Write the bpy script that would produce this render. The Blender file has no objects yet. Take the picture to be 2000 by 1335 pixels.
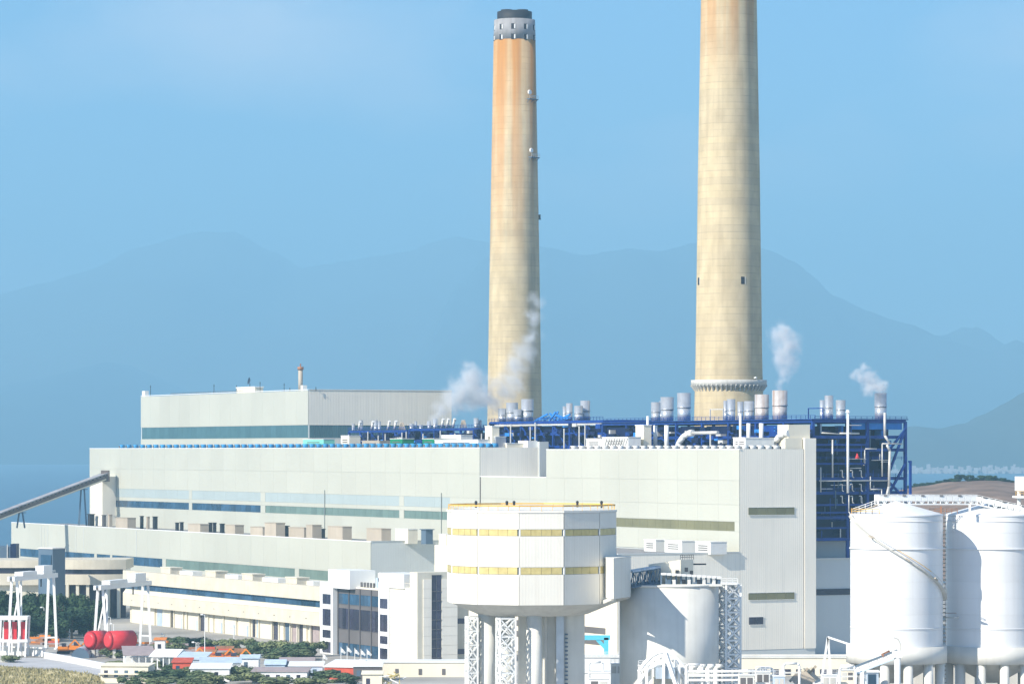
import bpy, math, random
from mathutils import Vector, Matrix, noise as mnoise
R = math.radians
random.seed(7)
scene = bpy.context.scene
COL = scene.collection

# ------------------------------------------------------------------ camera
F, HY, H = 7115.0, 880.0, 65.0            # focal length / horizon in photo pixels, eye height
cam = bpy.data.cameras.new('camera'); camo = bpy.data.objects.new('camera', cam); COL.objects.link(camo)
cam.sensor_width = 36; cam.lens = 18 / math.tan(R(8)); cam.shift_y = (HY - 667.5) / 2000
cam.clip_start = 5; cam.clip_end = 120000
camo.location = (0, 0, H); camo.rotation_euler = (R(90), 0, 0)
scene.camera = camo
# ------------------------------------------------------------------ sky, sun, exposure
SUN_AZ, SUN_EL = R(231), R(33)            # azimuth clockwise from +Y: over the camera's shoulder
world = bpy.data.worlds.new('World'); scene.world = world; world.use_nodes = True
wn, wl = world.node_tree.nodes, world.node_tree.links
sky = wn.new('ShaderNodeTexSky'); sky.sky_type = 'NISHITA'; sky.sun_disc = False
sky.sun_elevation = SUN_EL; sky.sun_rotation = SUN_AZ
sky.air_density = 1.0; sky.dust_density = 0.3; sky.ozone_density = 3.0; sky.altitude = 600
tint = wn.new('ShaderNodeMix'); tint.data_type = 'RGBA'; tint.blend_type = 'MULTIPLY'
tint.inputs[0].default_value = 1.0; tint.inputs[7].default_value = (0.62, 0.92, 1.22, 1)
wl.new(sky.outputs[0], tint.inputs[6])
wtc = wn.new('ShaderNodeTexCoord'); wmp = wn.new('ShaderNodeMapping'); wmp.inputs['Scale'].default_value = (7, 7, 16)
wnz = wn.new('ShaderNodeTexNoise'); wnz.inputs['Scale'].default_value = 1.0; wnz.inputs['Detail'].default_value = 5; wnz.inputs['Roughness'].default_value = 0.5
wmr = wn.new('ShaderNodeMapRange'); wmr.inputs[1].default_value = 0.48; wmr.inputs[2].default_value = 0.70; wmr.inputs[4].default_value = 0.8
wcl = wn.new('ShaderNodeMix'); wcl.data_type = 'RGBA'; wcl.inputs[7].default_value = (9.5, 9.0, 9.6, 1)   # thin high cloud
wl.new(wtc.outputs['Generated'], wmp.inputs[0]); wl.new(wmp.outputs[0], wnz.inputs[0]); wl.new(wnz.outputs['Fac'], wmr.inputs[0])
wl.new(wmr.outputs[0], wcl.inputs[0]); wl.new(tint.outputs[2], wcl.inputs[6]); wl.new(wcl.outputs[2], wn['Background'].inputs[0])
wn['Background'].inputs[1].default_value = 0.075
sun = bpy.data.lights.new('sun', 'SUN'); sun.energy = 5.0; sun.angle = R(0.5); sun.color = (1.0, 0.92, 0.79)
suno = bpy.data.objects.new('sun', sun); COL.objects.link(suno)
TO_SUN = Vector((math.sin(SUN_AZ) * math.cos(SUN_EL), math.cos(SUN_AZ) * math.cos(SUN_EL), math.sin(SUN_EL)))
suno.rotation_euler = TO_SUN.to_track_quat('Z', 'Y').to_euler(); suno.location = (-200, -200, 400)
vs = scene.view_settings; vs.view_transform = 'Standard'; vs.look = 'None'; vs.gamma = 1; vs.use_curve_mapping = False
vs.exposure = 0.78
scene.cycles.use_denoising = True
scene.cycles.max_bounces = 6; scene.cycles.volume_bounces = 2; scene.cycles.volume_step_rate = 0.35
scene.cycles.volume_max_steps = 256

# ------------------------------------------------------------------ layout: the plant's own axes
GZ = -2.5                                  # ground level
SEA = -6.0
C0 = Vector((74.2, 1186.0)); _L = math.hypot(266, 534)
U = Vector((-266 / _L, 534 / _L)); V = Vector((534 / _L, 266 / _L)); TH = math.atan2(V.y, V.x)
def W(v, s, z=0.0): p = C0 + v * V + s * U; return Vector((p.x, p.y, z))
def dep(v, s): return C0.y + v * V.y + s * U.y
def cs(px, v):                             # s where the wall plane v is seen at photo column px
    k = (px - 1000) / F; b = C0 + v * V
    return (k * b.y - b.x) / (U.x - k * U.y)
def cv(px, s):
    k = (px - 1000) / F; b = C0 + s * U
    return (k * b.y - b.x) / (V.x - k * V.y)
def wx(px, d): return (px - 1000) / F * d
def wz(py, d): return H - (py - HY) * d / F
def P(px, py, d): return Vector((wx(px, d), d, wz(py, d)))
def gd(py, z=GZ): return (H - z) * F / (py - HY)   # distance of a ground point

# ------------------------------------------------------------------ materials
def mat(name, col, rough=0.6, metal=0.0, var=0.08, scale=0.12, streak=0.0, scol=None, rand=0.0, bump=0.0, bscale=1.0, spec=0.3, tex='pos'):
    m = bpy.data.materials.new(name); m.use_nodes = True
    n, l = m.node_tree.nodes, m.node_tree.links; b = n['Principled BSDF']
    b.inputs['Roughness'].default_value = rough; b.inputs['Metallic'].default_value = metal
    b.inputs['Specular IOR Level'].default_value = spec
    g = n.new('ShaderNodeNewGeometry')
    nz = n.new('ShaderNodeTexNoise'); nz.inputs['Scale'].default_value = scale; nz.inputs['Detail'].default_value = 6
    l.new(g.outputs['Position'], nz.inputs['Vector'])
    mr = n.new('ShaderNodeMapRange'); mr.inputs[1].default_value = 0.3; mr.inputs[2].default_value = 0.7
    mr.inputs[3].default_value = 1 - var; mr.inputs[4].default_value = 1 + var; l.new(nz.outputs['Fac'], mr.inputs[0])
    fac = mr.outputs[0]
    if rand:
        oi = n.new('ShaderNodeObjectInfo'); r2 = n.new('ShaderNodeMapRange')
        r2.inputs[3].default_value = 1 - rand; r2.inputs[4].default_value = 1 + rand; l.new(oi.outputs['Random'], r2.inputs[0])
        mm = n.new('ShaderNodeMath'); mm.operation = 'MULTIPLY'; l.new(fac, mm.inputs[0]); l.new(r2.outputs[0], mm.inputs[1]); fac = mm.outputs[0]
    mx = n.new('ShaderNodeVectorMath'); mx.operation = 'SCALE'; mx.inputs[0].default_value = col[:3]; l.new(fac, mx.inputs['Scale'])
    out = mx.outputs[0]
    if streak:
        mp = n.new('ShaderNodeMapping'); mp.inputs['Scale'].default_value = (0.9, 0.9, 0.03); l.new(g.outputs['Position'], mp.inputs[0])
        n2 = n.new('ShaderNodeTexNoise'); n2.inputs['Scale'].default_value = 1.0; n2.inputs['Detail'].default_value = 4; l.new(mp.outputs[0], n2.inputs['Vector'])
        r3 = n.new('ShaderNodeMapRange'); r3.inputs[1].default_value = 0.5; r3.inputs[2].default_value = 0.75; r3.inputs[4].default_value = streak; l.new(n2.outputs['Fac'], r3.inputs[0])
        mi = n.new('ShaderNodeMix'); mi.data_type = 'RGBA'; l.new(r3.outputs[0], mi.inputs[0]); l.new(out, mi.inputs[6])
        sc_ = scol or (0.3, 0.27, 0.23); mi.inputs[7].default_value = (*sc_, 1); out = mi.outputs[2]
    l.new(out, b.inputs['Base Color'])
    if bump:
        n4 = n.new('ShaderNodeTexNoise'); n4.inputs['Scale'].default_value = bscale; n4.inputs['Detail'].default_value = 5; l.new(g.outputs['Position'], n4.inputs['Vector'])
        bp = n.new('ShaderNodeBump'); bp.inputs['Strength'].default_value = bump; bp.inputs['Distance'].default_value = 0.5
        l.new(n4.outputs['Fac'], bp.inputs['Height']); l.new(bp.outputs[0], b.inputs['Normal'])
    return m
M = {}
def dm(k, *a, **kw): M[k] = mat(k, *a, **kw)
dm('clad_green', (0.50, 0.505, 0.44), 0.45, var=0.045, scale=0.03, rand=0.028, streak=0.2, scol=(0.42, 0.47, 0.43))
dm('clad_grey', (0.88, 0.83, 0.72), 0.5, var=0.05, scale=0.05, rand=0.015, streak=0.18, scol=(0.5, 0.5, 0.47))
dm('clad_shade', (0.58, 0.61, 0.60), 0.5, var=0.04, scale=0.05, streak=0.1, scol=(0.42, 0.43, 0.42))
dm('band_blue', (0.385, 0.45, 0.455), 0.45, var=0.03, rand=0.02)
dm('cream', (0.80, 0.74, 0.60), 0.7, var=0.05, streak=0.10, scol=(0.5, 0.44, 0.34))
dm('beige', (0.62, 0.57, 0.46), 0.8, var=0.08, scale=0.2, streak=0.22, scol=(0.40, 0.36, 0.28))
dm('beige_light', (0.70, 0.66, 0.54), 0.8, var=0.06, scale=0.2, streak=0.2, scol=(0.45, 0.40, 0.32))
dm('white', (0.80, 0.81, 0.80), 0.45, var=0.04, streak=0.08, scol=(0.55, 0.52, 0.46))
dm('white_tank', (0.76, 0.77, 0.78), 0.35, var=0.05, scale=0.06, rand=0.03, streak=0.22, scol=(0.58, 0.56, 0.52), spec=0.4)
dm('tower_white', (0.74, 0.72, 0.655), 0.5, var=0.05, scale=0.08, rand=0.03, streak=0.2, scol=(0.5, 0.45, 0.38))
dm('concrete', (0.55, 0.54, 0.50), 0.85, var=0.1, scale=0.2, streak=0.3, scol=(0.34, 0.32, 0.28))
dm('concrete_pale', (0.70, 0.69, 0.64), 0.85, var=0.08, scale=0.2, streak=0.2, scol=(0.45, 0.43, 0.38))
dm('roofing', (0.26, 0.26, 0.27), 0.9, var=0.15, scale=0.3)
dm('blue_steel', (0.008, 0.045, 0.235), 0.45, var=0.2, scale=0.4, rand=0.15)
dm('blue_bright', (0.03, 0.22, 0.62), 0.45, var=0.15, scale=0.4, rand=0.1)
dm('navy', (0.003, 0.010, 0.055), 0.55, var=0.3, scale=0.3)
dm('navy_dark', (0.004, 0.008, 0.030), 0.6, var=0.3, scale=0.3)
dm('vent_blue', (0.05, 0.30, 0.60), 0.4, var=0.1, rand=0.1)
dm('steel', (0.55, 0.58, 0.62), 0.34, 0.55, var=0.12, scale=0.35, streak=0.35, scol=(0.40, 0.36, 0.33))
dm('steel_rust', (0.58, 0.56, 0.55), 0.45, 0.3, var=0.12, scale=0.5, streak=0.8, scol=(0.36, 0.17, 0.07))
dm('pipe', (0.62, 0.61, 0.58), 0.4, 0.2, var=0.1, streak=0.2)
dm('dark', (0.03, 0.033, 0.04), 0.6, var=0.2)
dm('glass_blue', (0.035, 0.085, 0.15), 0.12, var=0.25, scale=0.35, rand=0.35, spec=0.6)
dm('glass_green', (0.16, 0.23, 0.20), 0.2, var=0.08, scale=0.2, rand=0.10, spec=0.5)
dm('glass_olive', (0.20, 0.19, 0.10), 0.2, var=0.08, scale=0.2, rand=0.10, spec=0.5)
dm('glass_teal', (0.07, 0.15, 0.17), 0.2, var=0.08, scale=0.2, rand=0.10, spec=0.5)
dm('glass_dark', (0.045, 0.045, 0.075), 0.15, var=0.25, scale=0.5, rand=0.4, spec=0.6)
dm('yellow', (0.52, 0.44, 0.19), 0.4, var=0.12, scale=0.8, rand=0.06)
dm('yellow_rail', (0.70, 0.42, 0.10), 0.5)
dm('spandrel', (0.14, 0.13, 0.13), 0.5, var=0.1)
dm('tan_unit', (0.47, 0.41, 0.33), 0.7, var=0.1, rand=0.12, streak=0.15)
dm('white_unit', (0.76, 0.76, 0.73), 0.5, var=0.06, rand=0.06, streak=0.12)
dm('green_unit', (0.015, 0.22, 0.10), 0.5, var=0.1)
dm('mint_unit', (0.22, 0.62, 0.50), 0.5, var=0.1)
dm('red', (0.62, 0.04, 0.05), 0.4, var=0.1, scale=0.5, streak=0.2, scol=(0.4, 0.06, 0.05))
dm('orange', (0.75, 0.24, 0.03), 0.5, var=0.15, scale=0.5)
dm('red_shed', (0.55, 0.10, 0.06), 0.7, var=0.15, scale=0.6, streak=0.3, scol=(0.3, 0.1, 0.07))
dm('cyan', (0.12, 0.55, 0.70), 0.5, var=0.05)
dm('rust', (0.34, 0.17, 0.10), 0.8, var=0.25, scale=0.6)
dm('sheet_blue', (0.45, 0.55, 0.65), 0.5, var=0.1, scale=0.4, rand=0.15, streak=0.3, scol=(0.35, 0.30, 0.27))
dm('sheet_mauve', (0.36, 0.30, 0.30), 0.7, var=0.1, scale=0.5, streak=0.2)
dm('conveyor_roof', (0.34, 0.34, 0.36), 0.6, var=0.1, rand=0.1)
dm('conveyor_side', (0.16, 0.13, 0.12), 0.7, var=0.15)
dm('slate_blue', (0.10, 0.15, 0.21), 0.6, var=0.1)
dm('asphalt', (0.16, 0.16, 0.16), 0.9, var=0.2, scale=0.05)
dm('road', (0.46, 0.46, 0.47), 0.9, var=0.12, scale=0.15)
dm('trunk', (0.10, 0.075, 0.05), 0.9, var=0.2)
dm('ground_mix', (0.38, 0.365, 0.335), 0.9, var=0.3, scale=0.03, bump=0.2)
dm('earth', (0.22, 0.15, 0.11), 0.95, var=0.3, scale=0.05, bump=0.5, bscale=0.4)

def chimney_mat(name, top, stain, blotch=0.5):
    m = bpy.data.materials.new(name); m.use_nodes = True
    n, l = m.node_tree.nodes, m.node_tree.links; b = n['Principled BSDF']; b.inputs['Roughness'].default_value = 0.85
    b.inputs['Specular IOR Level'].default_value = 0.2
    tc = n.new('ShaderNodeTexCoord'); sp = n.new('ShaderNodeSeparateXYZ'); l.new(tc.outputs['Object'], sp.inputs[0])
    def math_(op, a, bb=None, clamp=False):
        x = n.new('ShaderNodeMath'); x.operation = op; x.use_clamp = clamp
        for i, q in enumerate((a, bb)):
            if q is None: continue
            if isinstance(q, (int, float)): x.inputs[i].default_value = q
            else: l.new(q, x.inputs[i])
        return x.outputs[0]
    def noise_(scale3, det=5):
        mp = n.new('ShaderNodeMapping'); mp.inputs['Scale'].default_value = scale3; l.new(tc.outputs['Object'], mp.inputs[0])
        t = n.new('ShaderNodeTexNoise'); t.inputs['Scale'].default_value = 1; t.inputs['Detail'].default_value = det; l.new(mp.outputs[0], t.inputs[0]); return t.outputs['Fac']
    def mix_(fac, a, c):
        x = n.new('ShaderNodeMix'); x.data_type = 'RGBA'; l.new(fac, x.inputs[0])
        if isinstance(a, tuple): x.inputs[6].default_value = (*a, 1)
        else: l.new(a, x.inputs[6])
        if isinstance(c, tuple): x.inputs[7].default_value = (*c, 1)
        else: l.new(c, x.inputs[7])
        return x.outputs[2]
    def ramp_(v, a, bb, lo=0.0, hi=1.0):
        x = n.new('ShaderNodeMapRange'); x.inputs[1].default_value = a; x.inputs[2].default_value = bb; x.inputs[3].default_value = lo; x.inputs[4].default_value = hi; l.new(v, x.inputs[0]); return x.outputs[0]
    base = mix_(ramp_(noise_((0.22, 0.22, 0.10), 8), 0.36, 0.64), (0.53, 0.435, 0.27), (0.65, 0.54, 0.345))
    # each concrete lift has its own tone
    lift = n.new('ShaderNodeTexWhiteNoise'); lift.noise_dimensions = '1D'; l.new(math_('FLOOR', math_('DIVIDE', sp.outputs[2], 2.6)), lift.inputs['W'])
    base = mix_(ramp_(lift.outputs['Value'], 0, 1, 0, 0.26), base, (0.36, 0.31, 0.24))
    joint = math_('LESS_THAN', math_('FRACT', math_('DIVIDE', sp.outputs[2], 2.6)), 0.10)
    base = mix_(math_('MULTIPLY', math_('MULTIPLY', joint, 0.42), ramp_(noise_((0.2, 0.2, 0.3)), 0.35, 0.65)), base, (0.24, 0.20, 0.15))
    ang = math_('ARCTAN2', sp.outputs[1], sp.outputs[0])
    vj = math_('LESS_THAN', math_('FRACT', math_('MULTIPLY', ang, 6.0)), 0.06)
    base = mix_(math_('MULTIPLY', vj, 0.07), base, (0.24, 0.20, 0.15))
    st = ramp_(noise_((0.22, 0.22, 0.006), 3), 0.42, 0.60)
    hi = ramp_(sp.outputs[2], top - stain, top - 6, 0, 1)
    base = mix_(math_('MULTIPLY', st, math_('MULTIPLY', hi, 0.95)), base, (0.50, 0.20, 0.035))
    base = mix_(math_('MULTIPLY', ramp_(sp.outputs[2], top - stain * 0.45, top, 0, 1), 0.6), base, (0.50, 0.26, 0.08))
    st2 = ramp_(noise_((0.42, 0.42, 0.02), 7), 0.5, 0.74)
    base = mix_(math_('MULTIPLY', st2, 0.5 * blotch), base, (0.22, 0.17, 0.12))
    l.new(base, b.inputs['Base Color'])
    return m
M['chimney_left'] = chimney_mat('chimney_left', 255, 110)
M['chimney_right'] = chimney_mat('chimney_right', 275, 70)

def leaf_mat(name, c1, c2):
    m = bpy.data.materials.new(name); m.use_nodes = True
    n, l = m.node_tree.nodes, m.node_tree.links; b = n['Principled BSDF']; b.inputs['Roughness'].default_value = 0.75; b.inputs['Specular IOR Level'].default_value = 0.2
    g = n.new('ShaderNodeNewGeometry'); t = n.new('ShaderNodeTexNoise'); t.inputs['Scale'].default_value = 0.35; t.inputs['Detail'].default_value = 4; l.new(g.outputs['Position'], t.inputs[0])
    oi = n.new('ShaderNodeObjectInfo'); ad = n.new('ShaderNodeMath'); ad.operation = 'ADD'; l.new(t.outputs['Fac'], ad.inputs[0])
    mr0 = n.new('ShaderNodeMapRange'); mr0.inputs[3].default_value = -0.28; mr0.inputs[4].default_value = 0.28; l.new(oi.outputs['Random'], mr0.inputs[0]); l.new(mr0.outputs[0], ad.inputs[1])
    mr = n.new('ShaderNodeMapRange'); mr.inputs[1].default_value = 0.3; mr.inputs[2].default_value = 0.72; l.new(ad.outputs[0], mr.inputs[0])
    mi = n.new('ShaderNodeMix'); mi.data_type = 'RGBA'; l.new(mr.outputs[0], mi.inputs[0]); mi.inputs[6].default_value = (*c1, 1); mi.inputs[7].default_value = (*c2, 1)
    l.new(mi.outputs[2], b.inputs['Base Color']); return m
M['leaf'] = leaf_mat('leaf', (0.065, 0.105, 0.05), (0.21, 0.24, 0.11))
M['leaf_dark'] = leaf_mat('leaf_dark', (0.018, 0.045, 0.022), (0.05, 0.09, 0.035))
M['grass'] = leaf_mat('grass', (0.27, 0.245, 0.12), (0.48, 0.42, 0.25))
M['hill'] = leaf_mat('hill', (0.030, 0.048, 0.032), (0.085, 0.095, 0.06))

# ------------------------------------------------------------------ builders
ORG = {}
class MB:
    def __init__(s): s.v = []; s.f = []
    def add(s, vs, fs):
        o = len(s.v); s.v += [tuple(q) for q in vs]; s.f += [tuple(i + o for i in f) for f in fs]; return s
    def box(s, x0, x1, y0, y1, z0, z1):
        return s.add([(x0, y0, z0), (x1, y0, z0), (x1, y1, z0), (x0, y1, z0), (x0, y0, z1), (x1, y0, z1), (x1, y1, z1), (x0, y1, z1)],
                     [(3, 2, 1, 0), (4, 5, 6, 7), (0, 1, 5, 4), (1, 2, 6, 5), (2, 3, 7, 6), (3, 0, 4, 7)])
    def beam(s, p, q, w, h=None):
        p, q = Vector(p), Vector(q); h = h or w; d = (q - p).normalized()
        up = Vector((0, 0, 1)) if abs(d.z) < 0.95 else Vector((0, 1, 0))
        a = d.cross(up).normalized() * (w / 2); b = a.cross(d).normalized() * (h / 2)
        vs = [c + i * a + j * b for c in (p, q) for i, j in ((-1, -1), (1, -1), (1, 1), (-1, 1))]
        return s.add(vs, [(0, 1, 2, 3), (7, 6, 5, 4), (0, 4, 5, 1), (1, 5, 6, 2), (2, 6, 7, 3), (3, 7, 4, 0)])
    def tube(s, p, q, r, r1=None, n=8):
        p, q = Vector(p), Vector(q); r1 = r if r1 is None else r1; d = (q - p).normalized()
        up = Vector((0, 0, 1)) if abs(d.z) < 0.95 else Vector((0, 1, 0)); a = d.cross(up).normalized(); b = a.cross(d)
        vs = [c + (a * math.cos(2 * math.pi * i / n) + b * math.sin(2 * math.pi * i / n)) * rr for c, rr in ((p, r), (q, r1)) for i in range(n)]
        return s.add(vs, [(i, (i + 1) % n, n + (i + 1) % n, n + i) for i in range(n)] + [tuple(range(n))[::-1], tuple(range(n, 2 * n))])
    def lathe(s, cx, cy, prof, n=32, cap=True, a0=0.0):
        vs = [(cx + r * math.cos(a0 + 2 * math.pi * i / n), cy + r * math.sin(a0 + 2 * math.pi * i / n), z) for r, z in prof for i in range(n)]
        fs = [(k * n + i, k * n + (i + 1) % n, (k + 1) * n + (i + 1) % n, (k + 1) * n + i) for k in range(len(prof) - 1) for i in range(n)]
        if cap: fs += [tuple(range(n))[::-1], tuple(range((len(prof) - 1) * n, len(prof) * n))]
        return s.add(vs, fs)
    def prism(s, pts, z0, z1):
        n = len(pts)
        return s.add([(x, y, z0) for x, y in pts] + [(x, y, z1) for x, y in pts],
                     [tuple(range(n))[::-1], tuple(range(n, 2 * n))] + [(i, (i + 1) % n, n + (i + 1) % n, n + i) for i in range(n)])
    def path(s, pts, r, n=8):
        for a, b in zip(pts, pts[1:]): s.tube(a, b, r, n=n)
        return s
    def build(s, name, m, parent=None, smooth=False, kind=None, label=None):
        me = bpy.data.meshes.new(name); o_ = ORG.get(parent.name if parent else None, Vector((0, 0, 0)))
        me.from_pydata([(x - o_.x, y - o_.y, z - o_.z) for x, y, z in s.v], [], s.f); me.update()
        if smooth:
            me.polygons.foreach_set('use_smooth', [len(p.vertices) == 4 for p in me.polygons])
        me.materials.append(M[m] if isinstance(m, str) else m)
        o = bpy.data.objects.new(name, me); COL.objects.link(o)
        if parent: o.parent = parent; ORG[o.name] = o_
        if kind: o['kind'] = kind
        if label: o['label'] = label
        return o
def tag(o, label, cat, group=None):
    o['label'] = label; o['category'] = cat
    if group: o['group'] = group
    return o
def thing(name, label, cat, loc=(0, 0, 0), frame='w', group=None, rz=0.0):
    # frame 'c': parts are given in plant coordinates (v, s, z); 'w': in world coordinates; 'l': local
    o = bpy.data.objects.new(name, None); COL.objects.link(o); o.empty_display_size = 2
    if frame == 'c': o.location = W(*loc); o.rotation_euler = (0, 0, TH); ORG[o.name] = Vector(loc)
    elif frame == 'w': o.location = loc; ORG[o.name] = Vector(loc)
    else: o.location = loc; o.rotation_euler = (0, 0, rz); ORG[o.name] = Vector((0, 0, 0))
    return tag(o, label, cat, group)
def struct(mb, name, m): return mb.build(name, m, kind='structure')
def bar(name, p, q, w, m, par, h=None): return MB().beam(p, q, w, h).build(name, m, par)
def copy_tree(o, parent=None):
    c = o.copy(); COL.objects.link(c); c.parent = parent
    for ch in o.children: copy_tree(ch, c)
    return c
ORD = 'first second third fourth fifth sixth seventh eighth ninth tenth eleventh twelfth thirteenth fourteenth fifteenth sixteenth seventeenth eighteenth nineteenth twentieth'.split() + ['twenty first', 'twenty second']

def panels(par, axis, fix, a0, a1, z0, z1, step, m, name='cladding_panel', t=0.25, gap=0.05, outward=-1):
    """a row of cladding panels on the wall plane axis = fix; axis 'v' -> plane v=fix running along s, 's' -> plane s=fix running along v"""
    n = max(1, round((a1 - a0) / step)); w = (a1 - a0) / n; lo, hi = sorted((fix, fix + outward * t))
    for i in range(n):
        b0, b1 = a0 + i * w + gap / 2, a0 + (i + 1) * w - gap / 2
        mb = MB()
        if axis == 'v': mb.box(lo, hi, b0, b1, z0 + gap / 2, z1 - gap / 2)
        else: mb.box(b0, b1, lo, hi, z0 + gap / 2, z1 - gap / 2)
        mb.build(name, m, par)
def ribbed(par, axis, fix, a0, a1, z0, z1, m, pitch=0.8, depth=0.018, name='ribbed_wall', outward=-1):
    n = int((a1 - a0) / pitch); p = (a1 - a0) / n; pts = []
    for i in range(n):
        b = a0 + i * p; pts += [(b, 0.0), (b + p * 0.55, 0.0), (b + p * 0.65, depth), (b + p * 0.9, depth)]
    pts.append((a1, 0.0)); vs = []; fs = []
    for z in (z0, z1):
        for a, d in pts:
            vs.append((fix + outward * (0.1 + d), a, z) if axis == 'v' else (a, fix + outward * (0.1 + d), z))
    k = len(pts)
    for i in range(k - 1): fs.append((i, i + 1, k + i + 1, k + i))
    return MB().add(vs, fs).build(name, m, par)
def window_strip(par, axis, fix, a0, a1, z0, z1, step, glass, frame='white', outward=-1, d=0.12, recess=True):
    """a glazed band: one frame mesh and single panes"""
    n = max(1, round((a1 - a0) / step)); w = (a1 - a0) / n; f = MB()
    def bx(mb, b0, b1, zz0, zz1, t0, t1):
        lo, hi = sorted((fix + outward * t0, fix + outward * t1))
        if axis == 'v': mb.box(lo, hi, b0, b1, zz0, zz1)
        else: mb.box(b0, b1, lo, hi, zz0, zz1)
    bx(f, a0, a1, z1 - 0.12, z1, 0, d + 0.08); bx(f, a0, a1, z0, z0 + 0.12, 0, d + 0.08)
    wd = bpy.data.objects
    fr = f.build('window_frame', frame, par)
    for i in range(n):
        mb = MB(); bx(mb, a0 + i * w + 0.05, a0 + (i + 1) * w - 0.05, z0 + 0.13, z1 - 0.13, 0.0, d - 0.04); mb.build('pane', glass, fr)
def lattice(par, cx, cy, w, z0, z1, bays, m, rz=0.0, leg=0.35, br=0.22, platforms=0):
    """square lattice mast: four legs and one bracing mesh per side"""
    c, s_ = math.cos(rz), math.sin(rz)
    def q(x, y, z): return Vector((cx + x * c - y * s_, cy + x * s_ + y * c, z))
    h = w / 2; cor = [(-h, -h), (h, -h), (h, h), (-h, h)]
    for x, y in cor: bar('leg', q(x, y, z0), q(x, y, z1), leg, m, par)
    dz = (z1 - z0) / bays
    for i in range(4):
        a, b = cor[i], cor[(i + 1) % 4]; mb = MB()
        for k in range(bays):
            za, zb = z0 + k * dz, z0 + (k + 1) * dz
            mb.beam(q(*a, za), q(*b, zb), br); mb.beam(q(*b, za), q(*a, zb), br); mb.beam(q(*a, zb), q(*b, zb), br)
        mb.build('bracing', m, par)
def truss(par, p, q, w, h, bays, m, chord=0.3, br=0.2, name='truss'):
    p, q = Vector(p), Vector(q); d = q - p; a = d.cross(Vector((0, 0, 1))).normalized() * (w / 2); up = Vector((0, 0, h))
    for o in (-a, a, -a + up, a + up): bar('chord', p + o, q + o, chord, m, par)
    for o in (-a, a):
        mb = MB()
        for k in range(bays):
            x, y = p + d * (k / bays) + o, p + d * ((k + 1) / bays) + o
            mb.beam(x, x + up, br); mb.beam(x, y + up, br) if k % 2 else mb.beam(x + up, y, br)
        mb.beam(q + o, q + o + up, br); mb.build('side_bracing', m, par)
def place(px, v, smin):
    s = cs(px, v)
    return (v, s) if s >= smin else (cv(px, smin), smin)
def rail(par, pts, m='white', h=1.1, step=2.0, r=0.06, name='railing'):
    mb = MB()
    for a, b in zip(pts, pts[1:]):
        a, b = Vector(a), Vector(b); n = max(1, int((b - a).length / step))
        for t in (h, h * 0.55): mb.beam(a + Vector((0, 0, t)), b + Vector((0, 0, t)), r * 2)
        for k in range(n + 1): p = a.lerp(b, k / n); mb.beam(p, p + Vector((0, 0, h)), r * 2)
    return mb.build(name, m, par)

# ------------------------------------------------------------------ setting
struct(MB().add([(-90000, -3000, SEA), (90000, -3000, SEA), (90000, 90000, SEA), (-90000, 90000, SEA)], [(0, 1, 2, 3)]), 'sea', 'asphalt')
sm = bpy.data.materials.new('sea_water'); sm.use_nodes = True
_n, _l = sm.node_tree.nodes, sm.node_tree.links; _b = _n['Principled BSDF']
_b.inputs['Base Color'].default_value = (0.015, 0.075, 0.13, 1); _b.inputs['Roughness'].default_value = 0.28
_g = _n.new('ShaderNodeNewGeometry'); _t = _n.new('ShaderNodeTexNoise'); _t.inputs['Scale'].default_value = 0.06; _t.inputs['Detail'].default_value = 8
_bp = _n.new('ShaderNodeBump'); _bp.inputs['Strength'].default_value = 0.6; _bp.inputs['Distance'].default_value = 1.5
_l.new(_g.outputs['Position'], _t.inputs[0]); _l.new(_t.outputs['Fac'], _bp.inputs['Height']); _l.new(_bp.outputs[0], _b.inputs['Normal'])
bpy.data.objects['sea'].data.materials[0] = sm
# plant ground: a made platform with its sea wall
_g0 = [(-330, 500), (700, 500), (900, 1500), (900, 3000), (420, 3000), (250, 1850), (-150, 2050), (-330, 1900), (-300, 1500)]
struct(MB().prism(_g0, SEA - 3, GZ), 'ground', 'ground_mix')

def ridge(name, D, prof, dd, seed, amp, m='hill', rows=26, step=30):
    pr = sorted(prof); x0, x1 = pr[0][0], pr[-1][0]; n = int((x1 - x0) / step); vs = []
    def py(px):
        for (a, ya), (b, yb) in zip(pr, pr[1:]):
            if a <= px <= b:
                t = (px - a) / (b - a); t = t * t * (3 - 2 * t) * 0.5 + t * 0.5; return ya + (yb - ya) * t
    for j in range(rows + 1):
        t = j / rows * 1.35; d = D - dd + dd * t
        for i in range(n + 1):
            px = x0 + (x1 - x0) * i / n; hr = wz(py(px), D) - SEA; x = wx(px, D)
            g = math.sin(min(t, 1) * math.pi / 2) ** 1.25 if t <= 1 else 1 - (t - 1) * 1.6
            nn = mnoise.fractal(Vector((x / (dd * 0.32) + seed, d / (dd * 0.32), seed)), 0.9, 2.1, 6)
            nf = mnoise.fractal(Vector((x / (dd * 0.08) + seed, d / (dd * 0.08), seed)), 0.9, 2.1, 5)
            vs.append((x, d, SEA - 8 + (hr + 8) * g + hr * amp * nn * min(1, t * 1.2) * (1.15 - min(t, 1)) * 1.6 + hr * 0.03 * nf * min(1, 2 * t)))
    w = n + 1
    fs = [(j * w + i, j * w + i + 1, (j + 1) * w + i + 1, (j + 1) * w + i) for j in range(rows) for i in range(n)]
    o = MB().add(vs, fs).build(name, m, smooth=True, kind='structure')
    return o
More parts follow.
